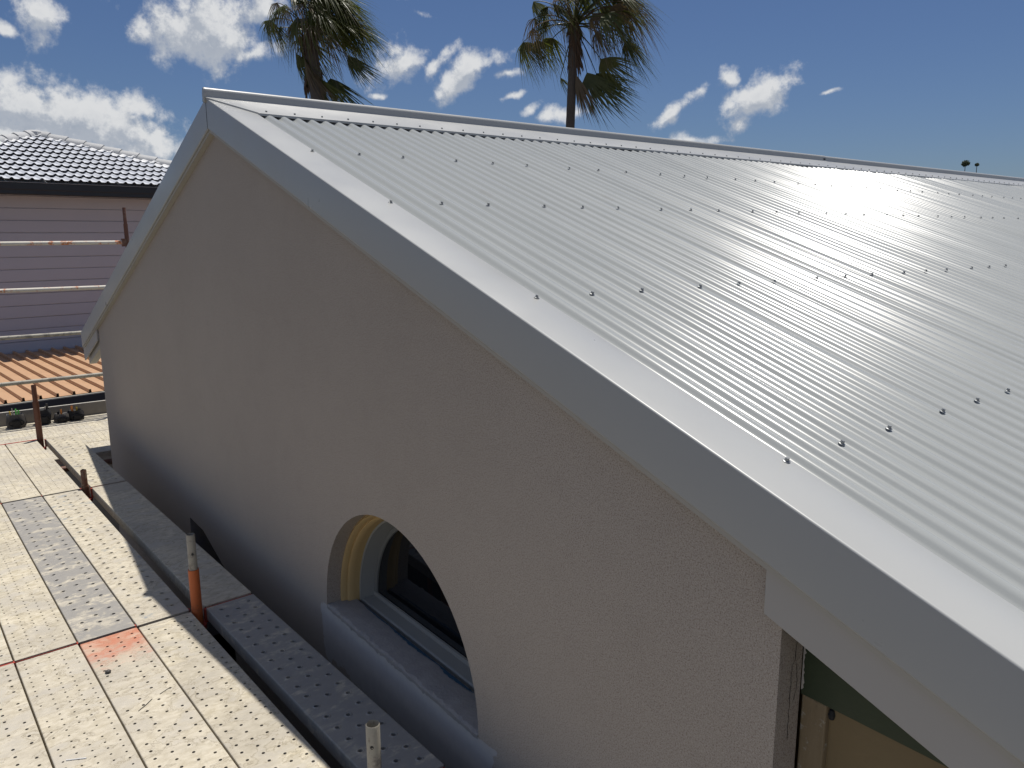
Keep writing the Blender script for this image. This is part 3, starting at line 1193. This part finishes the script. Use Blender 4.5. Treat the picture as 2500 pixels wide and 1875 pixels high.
# guard rails round the far end
for z, mt, sag in ((-.768, 'railp', .004), (-1.296, 'railp', -.004), (-1.832, 'galv', .0), (-2.365, 'galv', .004)):
    mb = MB()
    mb.tube([(XA + .03, -1.75, z - sag), (XA + .03, -.5, z), (XA + .03, .815, z + sag)], .0235, 14)
    spart('guard_rail', mb, mt)
    mb = MB()
    mb.box(XA + .0, XA + .06, .78, .826, z - .045, z + .05)
    spart('wedge', mb, 'rust', None)
mb = MB()
mb.box(XA - .035, XA - .005, -1.8, 1.5, ZX - .02, ZX + .155)
o = spart('toe_board', mb, 'toe', None)
mb = MB()
mb.box(XA - .0345, XA - .0055, -1.8, 1.5, ZX + .1552, ZX + .160)
spart('painted_lit_edge', mb, 'litedge', None, o)  # pale strip painted as the sunlit top edge
for y in (-.95, .85):
    mb = MB()
    mb.tube([(XA - .06, y, ZX - .085), (-4.22, y, ZX - .085)], .02, 10)
    spart('transom', mb, 'rust')
mb = MB()
mb.tube([(-4.225, -1.4, ZX - .10), (-4.225, 1.4, ZX - .10)], .03, 10)
spart('transom', mb, 'rust')
# unseen boards added below the working deck to block bounced light
mb = MB()
for i in range(8):
    a, b = dk(-3.4, -.20 - .226 * i, -4.42), dk(4.7, -.20 - .226 * i, -4.42)
    mb.add([a, b, b - Vector((0, .222, 0)), a - Vector((0, .222, 0))], [(0, 1, 2, 3)])
    mb.add([p_ - Vector((0, 0, .05)) for p_ in (a, b, b - Vector((0, .222, 0)), a - Vector((0, .222, 0)))], [(3, 2, 1, 0)])
spart('unseen_blocker_deck', mb, 'toe', None)
mb = MB()
for (xa, va), (xb, vb) in (((-3.45, -1.735), (4.75, -1.735)), ((4.75, -1.735), (4.75, -.22))):
    a, b = dk(xa, va, GZ + .05), dk(xb, vb, GZ + .05)
    n_ = 40
    pts = []
    for i in range(n_ + 1):
        q = a.lerp(b, i / n_)
        w = .012 * math.sin(i * 2.3) * (1 if va == vb else 0)
        pts += [(q.x, q.y + w, GZ + .05), (q.x, q.y + w * .3, ZD - .10)]
    mb.add(pts, [(2 * i, 2 * i + 1, 2 * i + 3, 2 * i + 2) for i in range(n_)])
spart('unseen_blocker_cloth', mb, 'blocker', None)  # unseen sheet added to keep light out from below the deck

# ================================================================== tool bags on the low far deck
def tool_bag(y, w, h, tint, label, tools, x=XA + .17, lean=0.0, squash=1.0):
    b = thing('tool_bag', (x, y, ZX + .004), label, 'tool bag', 'tool bags by the toe board')
    mb_ = MB()
    seed = hash(label) % 97
    n, m = 18, 9
    vs_ = []
    for i in range(m + 1):
        t = i / m
        rad = (.86 + .24 * math.sin(t * 2.6)) * (1 - .18 * t)
        for k in range(n):
            a = 2 * math.pi * k / n
            q = 1 + .16 * mn.noise((math.cos(a) * 1.6, math.sin(a) * 1.6, t * 2.2 + seed))
            vs_.append((rad * q * .085 * math.cos(a), rad * q * w / 2 * math.sin(a) + lean * t, h * .72 * t * squash + .012 * mn.noise((a * 2, t * 3, seed))))
    fs = [(i * n + k, i * n + (k + 1) % n, (i + 1) * n + (k + 1) % n, (i + 1) * n + k) for i in range(m) for k in range(n)]
    fs.append(tuple(reversed(range(n))))
    # sunk mouth
    c = len(vs_)
    vs_.append((0, lean, h * .55 * squash))
    fs += [(m * n + k, m * n + (k + 1) % n, c) for k in range(n)]
    mb_.add(vs_, fs)
    build('pouch', mb_, M[tint], b, 60)
    mb_ = MB()
    pts = [(.086 + .006 * math.sin(t * 9), (w * .46) * math.sin(t * math.pi * 2) * .8, h * .30 + h * .20 * math.cos(t * math.pi * 2) * .9) for t in [i / 16 for i in range(17)]]
    mb_.tube(pts, .007, 6, cap=False)
    build('strap', mb_, M['bagk'], b, 60)
    mb_ = MB()
    mb_.box(.080, .098, -w * .22, w * .20, h * .12, h * .42)
    o_ = build('pocket', mb_, M['bagk'], b)
    bevel(o_, .008, 2)
    for (dy, dx, hh, mt, r) in tools:
        mb_ = MB()
        z0 = h * .45
        mb_.tube([(dx * .5, dy * .7 + lean, z0), (dx, dy + lean, z0 + hh * .5), (dx * 1.15, dy * 1.1 + lean, z0 + hh)], [r * .7, r, r * .85], 8)
        build('tool_handle', mb_, M[mt], b, 60)
    return b


tool_bag(-.554, .197, .218, 'bagg', 'slumped grey and black tool pouch with green handles, farthest left by the toe board',
         [(-.045, .02, .10, 'tooly', .009), (-.02, .0, .13, 'steel', .006), (.01, .02, .12, 'toolg', .009), (.035, .01, .10, 'toolg', .011), (-.07, .0, .07, 'whitep', .007)])
tool_bag(-.283, .181, .240, 'bagk', 'tall black tool bag with red handles, half behind the far brown pipe',
         [(-.06, .02, .12, 'toolr', .014), (-.045, .0, .07, 'toolr', .016), (.03, .01, .10, 'steel', .008), (.05, .0, .13, 'bagg', .016)])
tool_bag(-.092, .176, .133, 'bagg', 'low black tool pouch with one orange handle, beside the tall black bag',
         [(.0, .01, .09, 'toolo', .012), (-.03, .0, .06, 'bagk', .014)])
tool_bag(.063, .176, .165, 'bagk', 'black tool pouch with brown-orange handles, farthest right by the toe board',
         [(-.03, .01, .10, 'toolo', .014), (.02, .0, .08, 'tooly', .011), (.04, .01, .06, 'bagg', .014)], lean=-.01)


# ================================================================== litter on the planks
def litter(name, pts, r, mt, label, cat, n=6):
    mb_ = MB()
    c = pts[0]
    mb_.tube([q - c for q in pts], r, n)
    o_ = build(name, mb_, M[mt], None, 60, c)
    return tag(o_, label, cat)


litter('nail', [dk(1.32, -.80, ZD + .0022), dk(1.30, -.762, ZD + .0022)], .0013, 'dark', 'thin dark nail lying crosswise on the plank with the orange-red end', 'nail')
litter('wire_offcut', [dk(1.385, -.893, ZD + .0022), dk(1.36, -.858, ZD + .003), dk(1.335, -.832, ZD + .0022)], .0013, 'dark', 'thin dark wire offcut beside the nail on the orange-ended plank', 'wire')
litter('cable_tie', [dk(1.53, -1.155, ZD + .0026), dk(1.56, -1.10, ZD + .0026)], .0022, 'whitep', 'white plastic sliver on the yellowish cream plank', 'offcut')
mb = MB()
mb.lathe([(0, 0), (.010, .001), (.012, .006), (.007, .011), (0, .012)], n=8)
mb.v = [(x * (1 + .3 * mn.noise((x * 90, y * 90, z))), y, z) for x, y, z in mb.v]
tag(build('pebble', mb, M['dark'], None, 60, dk(1.03, -.915, ZD + .001)), 'small dark lump of mortar on the plank with the orange-red end', 'pebble')

# ================================================================== neighbouring house
NA = R(6.6)
NR = Matrix.Rotation(NA, 3, 'Z')
NU = 3.35


def nworld(n, u, z=0):
    q = NR @ Vector((n, u, 0))
    return Vector((q.x, q.y, z))


nb = thing('neighbour_house', nworld(-17, NU, GZ), 'mauve-grey weatherboard house with blue-grey tiled hip roof', 'house', rz=NA)


def nl(n, u, z):
    return (n + 17.0, u - NU, z - GZ)


NW = -13.5
ZE = .325
mb = MB()
mb.box(*[c for ab in zip(nl(-21.5, NU - 3.5, GZ), nl(NW - .03, NU + 3.5, .12)) for c in ab])
build('wall', mb, M['board'], nb)
mb = MB()
mb.add([(0, 0, 0), (0, 7.1, 0), (.020, 7.1, 0), (.020, 0, 0), (-.02, 0, .239), (-.02, 7.1, .239), (.010, 7.1, .215), (.010, 0, .215)], [(0, 1, 5, 4), (3, 7, 6, 2), (0, 3, 2, 1), (4, 5, 6, 7), (0, 4, 7, 3), (1, 2, 6, 5)])
bmesh_ = mb.mesh('weatherboard', M['board'])
zb = .122 - .237
k = 0
while zb > GZ:
    link('weatherboard', bmesh_, nb, nl(NW - .028 + .0009 * ((k * 7) % 5), NU - 3.55, zb))
    zb -= .2365
    k += 1
# eave: soffit, fascia and gutter in black
mb = MB()
mb.box(*[c for ab in zip(nl(NW - .02, NU - 3.98, .118), nl(-13.03, NU + 3.98, .150)) for c in ab])
build('soffit', mb, M['board'], nb)
mb = MB()
prof = [(-13.05, .10), (-12.99, .10), (-12.975, .115), (-12.975, .19), (-12.965, .20), (-12.965, .318), (-12.975, .326), (-13.05, .326)]
mb.sweep(prof, lambda q, kk: nl(q[0], (NU - 4.05, NU + 4.05)[kk], q[1]), 2, True)
build('gutter', mb, M['blackg'], nb)
mb = MB()
mb.box(*[c for ab in zip(nl(-12.972, NU - 4.05, .3265), nl(-12.962, NU + 4.05, .332)) for c in ab])
build('gutter_lip', mb, M['cap'], nb)
# under-roof (also the slopes that face away)
PR = R(18)
AP = nl(-17.0, NU, ZE + 4.0 * math.tan(PR))
e = [nl(-13.0, NU - 4, ZE), nl(-13.0, NU + 4, ZE), nl(-25, NU + 4, ZE), nl(-25, NU - 4, ZE)]
bk = nl(-25, NU, ZE + 4.0 * math.tan(PR))
mb = MB()
mb.add([e[0], e[1], AP, e[2], e[3], bk], [(0, 1, 2), (1, 3, 5, 2), (4, 0, 2, 5), (3, 4, 5)])
build('roof', mb, M['tile'], nb)
# concrete tiles, two rolls to a tile
TW, TG = .334, .40
mb = MB()
prof = []
for c in range(25):
    u_ = TW * c / 24
    q = (u_ / (TW / 2)) % 1.0
    d_ = (q - .30) / .25
    hgt = .034 * math.cos(d_ * math.pi / 2) ** 1.2 if abs(d_) < 1 else 0.0
    prof.append((u_, hgt))
rows = [(.10, .036, False), (0.0, .046, False), (0.0, .060, True), (.012, .063, True), (TG + .04, .010, True)]
vs_ = []
for (v, zz, top) in rows:
    for u_, h_ in prof:
        vs_.append((u_ - TW / 2, v, zz + h_))
n = len(prof)
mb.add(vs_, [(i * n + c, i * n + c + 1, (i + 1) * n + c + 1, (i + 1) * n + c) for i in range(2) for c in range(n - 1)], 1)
mb.f += [(i * n + c, i * n + c + 1, (i + 1) * n + c + 1, (i + 1) * n + c) for i in (2, 3) for c in range(n - 1)]
mb.mi += [0] * (2 * (n - 1))
tile_me = mb.mesh('roof_tile', [M['tile'], M['lipshade']], 35)
cp, sp_ = math.cos(PR), math.sin(PR)
TM = Matrix(((0, -cp, sp_), (1, 0, 0), (0, sp_, cp)))
org = Vector(nl(-12.96, NU, ZE + .004))
SLH = 4.0 / cp
nrow = int(SLH / TG) + 1
for j in range(nrow):
    v = j * TG
    hw = 4.0 * (1 - v / SLH)
    nk = int(hw / TW) + 2
    for kx in range(-nk, nk + 1):
        uc = kx * TW + (TW / 2 if False else 0)
        hw_top = 4.0 * (1 - (v + TG) / SLH)
        if abs(uc) - TW / 2 > hw - .03:
            continue
        me = tile_me
        if abs(uc) + TW / 2 > hw_top - .02:
            bm = bmesh.new()
            bm.from_mesh(tile_me)
            sgn = 1 if uc >= 0 else -1
            nrm = Vector((sgn * 1.0, 4.0 / SLH, 0)).normalized()
            co = Vector((sgn * hw - uc, 0, 0))
            bmesh.ops.bisect_plane(bm, geom=bm.verts[:] + bm.edges[:] + bm.faces[:], plane_co=co, plane_no=nrm, clear_outer=True)
            if not bm.faces:
                bm.free()
                continue
            me = bpy.data.meshes.new('roof_tile')
            bm.to_mesh(me)
            bm.free()
        p = org + TM @ Vector((uc, v, rng.uniform(-.002, .003)))
        link('roof_tile', me, nb, mat=Matrix.Translation(p) @ (TM @ Matrix.Rotation(rng.uniform(-.006, .006), 3, 'Z')).to_4x4())
# hip caps
mb = MB()
vs_ = []
for v, rr, dz in ((0, .135, .062), (.03, .135, .064), (.46, .118, .034)):
    for c in range(9):
        a = math.pi * c / 8
        vs_.append((rr * math.cos(a), v, .075 * math.sin(a) ** .8 + dz - .05 * abs(math.cos(a))))
mb.add(vs_, [(i * 9 + c, i * 9 + c + 1, (i + 1) * 9 + c + 1, (i + 1) * 9 + c) for i in range(2) for c in range(8)])
mb.add([vs_[c] for c in range(9)], [tuple(range(9))])
cap_me = mb.mesh('ridge_tile', M['cap'], 40)
apv = Vector(AP)
for cx in (0, 1):
    a = Vector(e[cx])
    d = apv - a
    nseg = int(d.length / .42)
    y_ = d.normalized()
    x_ = y_.cross(Vector((0, 0, 1))).normalized()
    z_ = x_.cross(y_)
    for i in range(nseg + 1):
        q = a + y_ * (i * .42)
        mm = Matrix((x_, y_, z_)).transposed().to_4x4()
        link('ridge_tile', cap_me, nb, mat=Matrix.Translation(q + z_ * .03) @ mm)
for i in range(18):
    q = Vector(AP) + Vector((-.42 * i - .3, 0, .03))
    mm = Matrix(((0, -1, 0), (1, 0, 0), (0, 0, 1))).to_4x4()
    link('ridge_tile', cap_me, nb, mat=Matrix.Translation(q) @ mm)
mb = MB()
mb.lathe([(.24, -.03), (.22, .05), (.12, .095), (0, .105)], tuple(apv + Vector((0, 0, .045))), 8)
build('apex_cap', mb, M['cap'], nb, 40)

# lean-to with the tan steel roof, standing between the weatherboards and the scaffold
lt = thing('lean_to', nworld(-11, NU, GZ), 'low lean-to with tan ribbed steel roof and charcoal gutter below the weatherboards', 'outbuilding', rz=NA)


def ll(n, u, z):
    return (n + 11.0, u - NU, z - GZ)


ZN, ZF, NN = -3.05, -2.945, -8.74
PU = .2235
Lp = math.hypot(NW - NN, ZF - ZN)
mb = MB()
pr = [(0, 0), (.006, .052), (.034, .052), (.040, 0), (PU, 0)]
vs_ = [(x, u_, z) for x in (0, -Lp) for u_, z in pr]
mb.add(vs_, [(c, c + 1, c + 6, c + 5) for c in range(4)])
pan = mb.mesh('roof_panel', M['brown'])
tilt = math.atan2(ZF - ZN, NN - NW)
for i in range(44):
    link('roof_panel', pan, lt, ll(NN, -1.4 + i * PU + .155, ZN), (0, tilt, 0))
mb = MB()
prof = [(NN - .02, ZN - .14), (NN + .11, ZN - .14), (NN + .115, ZN - .13), (NN + .115, ZN - .012), (NN - .02, ZN - .012)]
mb.sweep(prof, lambda q, kk: ll(q[0], (-2, 8.7)[kk], q[1]), 2, True)
build('gutter', mb, M['gutter'], lt)
mb = MB()
mb.box(*[c for ab in zip(ll(NN + .09, -2, ZN - .0115), ll(NN + .118, 8.7, ZN + .006)) for c in ab])
build('gutter_lip', mb, M['creamlip'], lt)
mb = MB()
mb.box(*[c for ab in zip(ll(NW + .03, -1.3, GZ), ll(NN - .1, 8.4, ZN - .16)) for c in ab])
build('wall', mb, M['toe'], lt)

# ================================================================== palms
RV = Vector((.6153, .7883, 0)).normalized()
FV = Vector((-.7883, .6153, 0)).normalized()
ZV = Vector((0, 0, 1))
PXM = 30.0 / 1867.56


def frond_mesh(mb_, crown, hub, maindir, rad, nb_, spread, droop, wind, r_, bow=.25, w0=.045, pr=.022, face=None):
    mid = (crown + hub) / 2 + ZV * bow * (hub - crown).length
    pts = []
    for i in range(8):
        t = i / 7
        pts.append(crown * (1 - t) ** 2 + mid * 2 * t * (1 - t) + hub * t * t)
    mb_.tube(pts, [pr * (1.5 - .8 * i / 7) for i in range(8)], 5, cap=False, mi=1)
    m = maindir.normalized()
    pet = (pts[-1] - pts[-2]).normalized()
    nrm = m.cross(pet)
    if nrm.length < .15:
        nrm = m.cross(ZV)
        if nrm.length < .2:
            nrm = m.cross(RV)
    if face is not None:
        nrm = m.cross(face)
    s = nrm.normalized()
    # the fan spreads in the plane of m and s, with a lengthwise fold
    upn = s.cross(m)
    for i in range(nb_):
        ph = spread * (2 * (i + .5) / nb_ - 1) + r_.uniform(-.05, .05)
        d = (m * math.cos(ph) + s * math.sin(ph) + upn * (.18 * (1 if i % 2 else -1) * .3 + .15 * abs(math.sin(ph)))).normalized()
        L = rad * (1 - .32 * (ph / max(spread, .01)) ** 2 * .6) * r_.uniform(.82, 1.06)
        wv = (-d.cross(upn)).normalized()
        ns = 7
        tw = r_.uniform(-.5, .5)
        dr, wd = droop * r_.uniform(.6, 1.5), wind * r_.uniform(.4, 1.6)
        vs_ = []
        for j in range(ns):
            t = j / (ns - 1)
            b = max(0, t - .30) / .70
            p_ = hub + d * (L * t) - ZV * (dr * L * b * b) + RV * (wd * L * b ** 1.5)
            wdt = w0 * rad * (.25 + 3.0 * t if t < .28 else (1.09 * (1 - ((t - .28) / .72) ** 1.4))) * .5
            ww = (wv * math.cos(tw * b) + upn * math.sin(tw * b)) * wdt
            vs_ += [p_ - ww, p_ + ww]
        mb_.add(vs_, [(2 * j, 2 * j + 1, 2 * j + 3, 2 * j + 2) for j in range(ns - 1)])


def palm(name, base, crown, trunk_r, label, listed, nrand, seed, skirt, cw=1.0):
    r_ = random.Random(seed)
    root = thing('palm_tree', (base.x, base.y, GZ), label, 'palm tree', 'tall palms behind the house')
    O = Vector((base.x, base.y, GZ))
    mb_ = MB()
    c_ = crown - O
    b_ = base - O
    n = 60
    pts, rs = [], []
    for i in range(n):
        t = i / (n - 1)
        z = c_.z * t
        zb_ = b_.z / c_.z
        k_ = max(0, (t - zb_)) / max(.01, 1 - zb_)
        xy = Vector((0, 0, 0)).lerp(Vector((c_.x, c_.y, 0)), min(1, k_) ** 1.1)
        pts.append(Vector((xy.x, xy.y, z)))
        rs.append(trunk_r * (1.25 - .30 * t) * (1 + .035 * (i % 2) + .03 * mn.noise((i * .7, seed, 0))))
    mb_.tube(pts, rs, 14)
    build('trunk', mb_, M['bark'], root, 60)
    # boot of husks and old leaf bases under the crown
    mb_ = MB()
    for i in range(70):
        a = r_.uniform(0, 6.283)
        z = r_.uniform(-1.3, .15) * skirt
        p0 = c_ + Vector((math.cos(a) * trunk_r * .8, math.sin(a) * trunk_r * .8, z))
        q = p0 + Vector((math.cos(a) * r_.uniform(.05, .22), math.sin(a) * r_.uniform(.05, .22), -r_.uniform(.2, .7)))
        q += RV * r_.uniform(0, .15)
        mb_.tube([p0 + ZV * .2, (p0 + q) / 2 + Vector((math.cos(a), math.sin(a), 0)) * .05, q], [.035, .028, .008], 4)
    build('husks', mb_, M['husk'], root)

    def px(dx, dy, dep=0.0):
        return RV * (dx * PXM) - ZV * (dy * PXM) + FV * dep
    for (dx, dy, dep, mx, my, md, rad, nb_, spread, droop, wind, mt, bow) in listed:
        mb_ = MB()
        frond_mesh(mb_, c_ + ZV * r_.uniform(-.1, .1), c_ + px(dx, dy, dep), RV * mx - ZV * my + FV * md, rad * PXM, nb_, spread, droop, wind, r_, bow, .034, .020, FV + RV * r_.uniform(-1.1, 1.1) + ZV * r_.uniform(-.8, .5))
        build('dead_frond' if mt == 'dry' else 'frond', mb_, [M[mt], M['husk'] if mt == 'dry' else M['frond']], root)
    for i in range(nrand):
        az = i * 2.39996 + r_.uniform(-.3, .3)
        el = R(-25 + 105 * ((i + .5) / nrand) ** .8)
        rad = r_.uniform(1.15, 1.75) * cw
        d = (RV * math.cos(az) + FV * math.sin(az)) * math.cos(el) + ZV * math.sin(el)
        hub = c_ + d * rad + RV * .40 + ZV * .25
        m = d * .9 - ZV * r_.uniform(.3, .9) + RV * r_.uniform(.1, .7)
        dead = r_.random() < .34 and el < R(45)
        mb_ = MB()
        frond_mesh(mb_, c_ + ZV * .1, hub, m, r_.uniform(.95, 1.4) * (.85 if dead else 1), 14 if dead else 34, r_.uniform(.9, 1.5), r_.uniform(.55, 1.1) + (.4 if dead else 0), r_.uniform(.2, .7), r_, .12, .030 if dead else .042)
        build('dead_frond' if dead else 'frond', mb_, [M['dry' if dead else 'frond'], M['husk'] if dead else M['frond']], root)
    return root


# listed fronds: hub offset in photo-scale units from the crown, direction, radius, blades ...
LR = [
    (-123, 31, .2, .25, 1.0, .0, 78, 40, 1.15, .35, .35, 'frond', .35),
    (-92, 33, -.3, .35, 1.0, .2, 70, 34, .9, .4, .4, 'frond', .35),
    (-100, 10, -.5, .0, .8, .2, 60, 18, 1.0, .9, .1, 'dry', .3),
    (123, 31, .0, .55, .9, .1, 82, 36, 1.0, .45, .35, 'frond', .18),
    (62, 77, -.3, .75, .75, .0, 84, 40, 1.0, .35, .4, 'frond', .1),
    (30, 106, -.2, .5, 1.0, .0, 110, 46, .85, .2, .45, 'frond', .1),
    (54, 104, .1, .75, .8, .1, 88, 40, .9, .3, .45, 'frond', .1),
    (3, 112, -.35, .32, 1.0, .0, 112, 22, .30, .1, .1, 'dry', .05),
    (-32, 112, .2, .6, 1.0, .1, 40, 14, .5, .2, .2, 'frond', .1),
    (-52, -45, -.4, .8, .75, -.1, 72, 40, .9, .45, .5, 'frond', .2),
    (-98, -60, .2, .7, .8, .0, 70, 36, 1.0, .6, .5, 'frond', .3),
    (-95, -25, .3, -.1, .7, .0, 60, 14, 1.2, 1.1, .2, 'dry', .3),
    (40, -20, -.6, .6, .8, -.1, 76, 30, 1.1, .7, .4, 'dry', .2),
    (85, -40, -.3, .6, .8, .0, 84, 34, 1.2, .8, .4, 'dry', .25),
    (120, -55, .0, .6, .7, .0, 80, 34, 1.2, .9, .4, 'dry', .3),
    (95, -75, .4, .7, .4, .0, 80, 36, 1.2, .6, .5, 'frond', .3),
    (55, 5, .5, .5, .9, .0, 70, 24, 1.2, .9, .3, 'dry', .2),
    (20, -90, .3, .5, -.3, .0, 85, 40, 1.3, .6, .5, 'frond', .1),
    (-30, -95, .0, .2, -.6, .0, 85, 40, 1.3, .6, .5, 'frond', .1),
]
LL = [
    (-92, -38, .2, -.35, .9, .0, 62, 36, 1.0, .5, .5, 'frond', .3),
    (-70, -70, -.2, -.2, .5, .0, 60, 14, 1.1, 1.2, .3, 'dry', .3),
    (-50, -55, -.4, -.1, .8, .0, 55, 14, 1.1, 1.2, .2, 'dry', .3),
    (-30, -20, -.5, .1, 1.0, .0, 60, 16, .8, .8, .1, 'dry', .25),
    (92, -26, .0, .7, .8, .0, 74, 38, 1.1, .5, .45, 'frond', .15),
    (92, 47, -.1, .68, .95, .0, 82, 38, .55, .1, .3, 'frond', .05),
    (45, 98, .1, .5, .9, .0, 98, 54, 1.15, .3, .45, 'frond', .08),
    (20, 100, -.3, .25, 1.0, .0, 98, 36, .8, .2, .3, 'frond', .05),
    (-30, 45, -.2, .4, 1.0, .0, 80, 36, .6, .2, .3, 'frond', .1),
    (-8, 60, -.4, .2, 1.0, .0, 90, 26, .35, .1, .2, 'dry', .05),
    (8, 85, -.35, .35, 1.0, .0, 95, 26, .4, .1, .2, 'dry', .05),
    (40, -20, -.6, .7, .7, -.2, 75, 36, 1.1, .6, .5, 'frond', .2),
    (50, 5, -.3, .5, .9, .0, 62, 22, 1.1, .9, .3, 'dry', .2),
    (70, -60, -.2, .7, .7, .0, 80, 40, 1.1, .7, .5, 'frond', .2),
    (35, -85, -.3, .6, .6, .0, 82, 40, 1.1, .7, .5, 'frond', .2),
    (5, -90, .2, .5, .2, .0, 80, 40, 1.2, .7, .5, 'frond', .1),
    (-20, -80, -.5, .5, .6, -.3, 70, 36, 1.1, .7, .5, 'frond', .1),
    (20, -50, -.8, .7, .8, -.3, 70, 36, 1.1, .7, .5, 'frond', .1),
    (55, -40, .3, .8, .6, .2, 80, 36, 1.1, .7, .5, 'frond', .1),
]
palm('palm_tree', Vector((-25.20, 12.15, 3.6)), Vector((-25.62, 12.05, 7.0)), .26, 'left palm, windblown, its trunk wrapped in drooping dead fronds', LL, 32, 11, 1.7, .8)
palm('palm_tree', Vector((-19.05, 19.80, 3.4)), Vector((-19.02, 19.95, 7.17)), .165, 'right palm with a bare slim trunk and hanging windblown fans', LR, 26, 23, 1.0, .95)


# ================================================================== two tree tops showing over the far end of the roof
def bush(name, loc, w, h, trunk_h, label, seed, n):
    r_ = random.Random(seed)
    root = thing(name, (loc.x, loc.y, GZ), label, 'tree', 'distant tree tops over the ridge')
    O = Vector((loc.x, loc.y, GZ))
    c_ = loc - O
    mb_ = MB()
    mb_.tube([(0, 0, 0), (.1, 0, c_.z * .6), (0, 0, c_.z)], [.22, .16, .07], 8)
    build('trunk', mb_, M['bark'], root)
    mb_ = MB()
    for i in range(n):
        d = Vector((r_.gauss(0, 1), r_.gauss(0, 1), r_.gauss(0, 1))).normalized()
        rr = r_.random() ** .4
        q = c_ + Vector((d.x * w, d.y * w, d.z * h)) * rr * (1 + .3 * mn.noise(d * 2 + Vector((seed, 0, 0))))
        a = Vector((r_.gauss(0, 1), r_.gauss(0, 1), r_.gauss(0, 1))).normalized() * .16
        b = a.orthogonal().normalized() * .08
        mb_.add([q - a, q + b, q + a, q - b], [(0, 1, 2, 3)])
    build('crown', mb_, M['leaf'], root)


bush('leafy_tree', Vector((-86.1,219.65,17.4)), 1.05, .8, 0, 'dark round tree top peeping over the ridge at the right', 3, 700)
bush('slim_tree', Vector((-84.2,222.0,17.1)), .55, .45, 0, 'tiny palm-like tree top right of the dark round one, over the ridge', 5, 260)

bpy.context.view_layer.update()
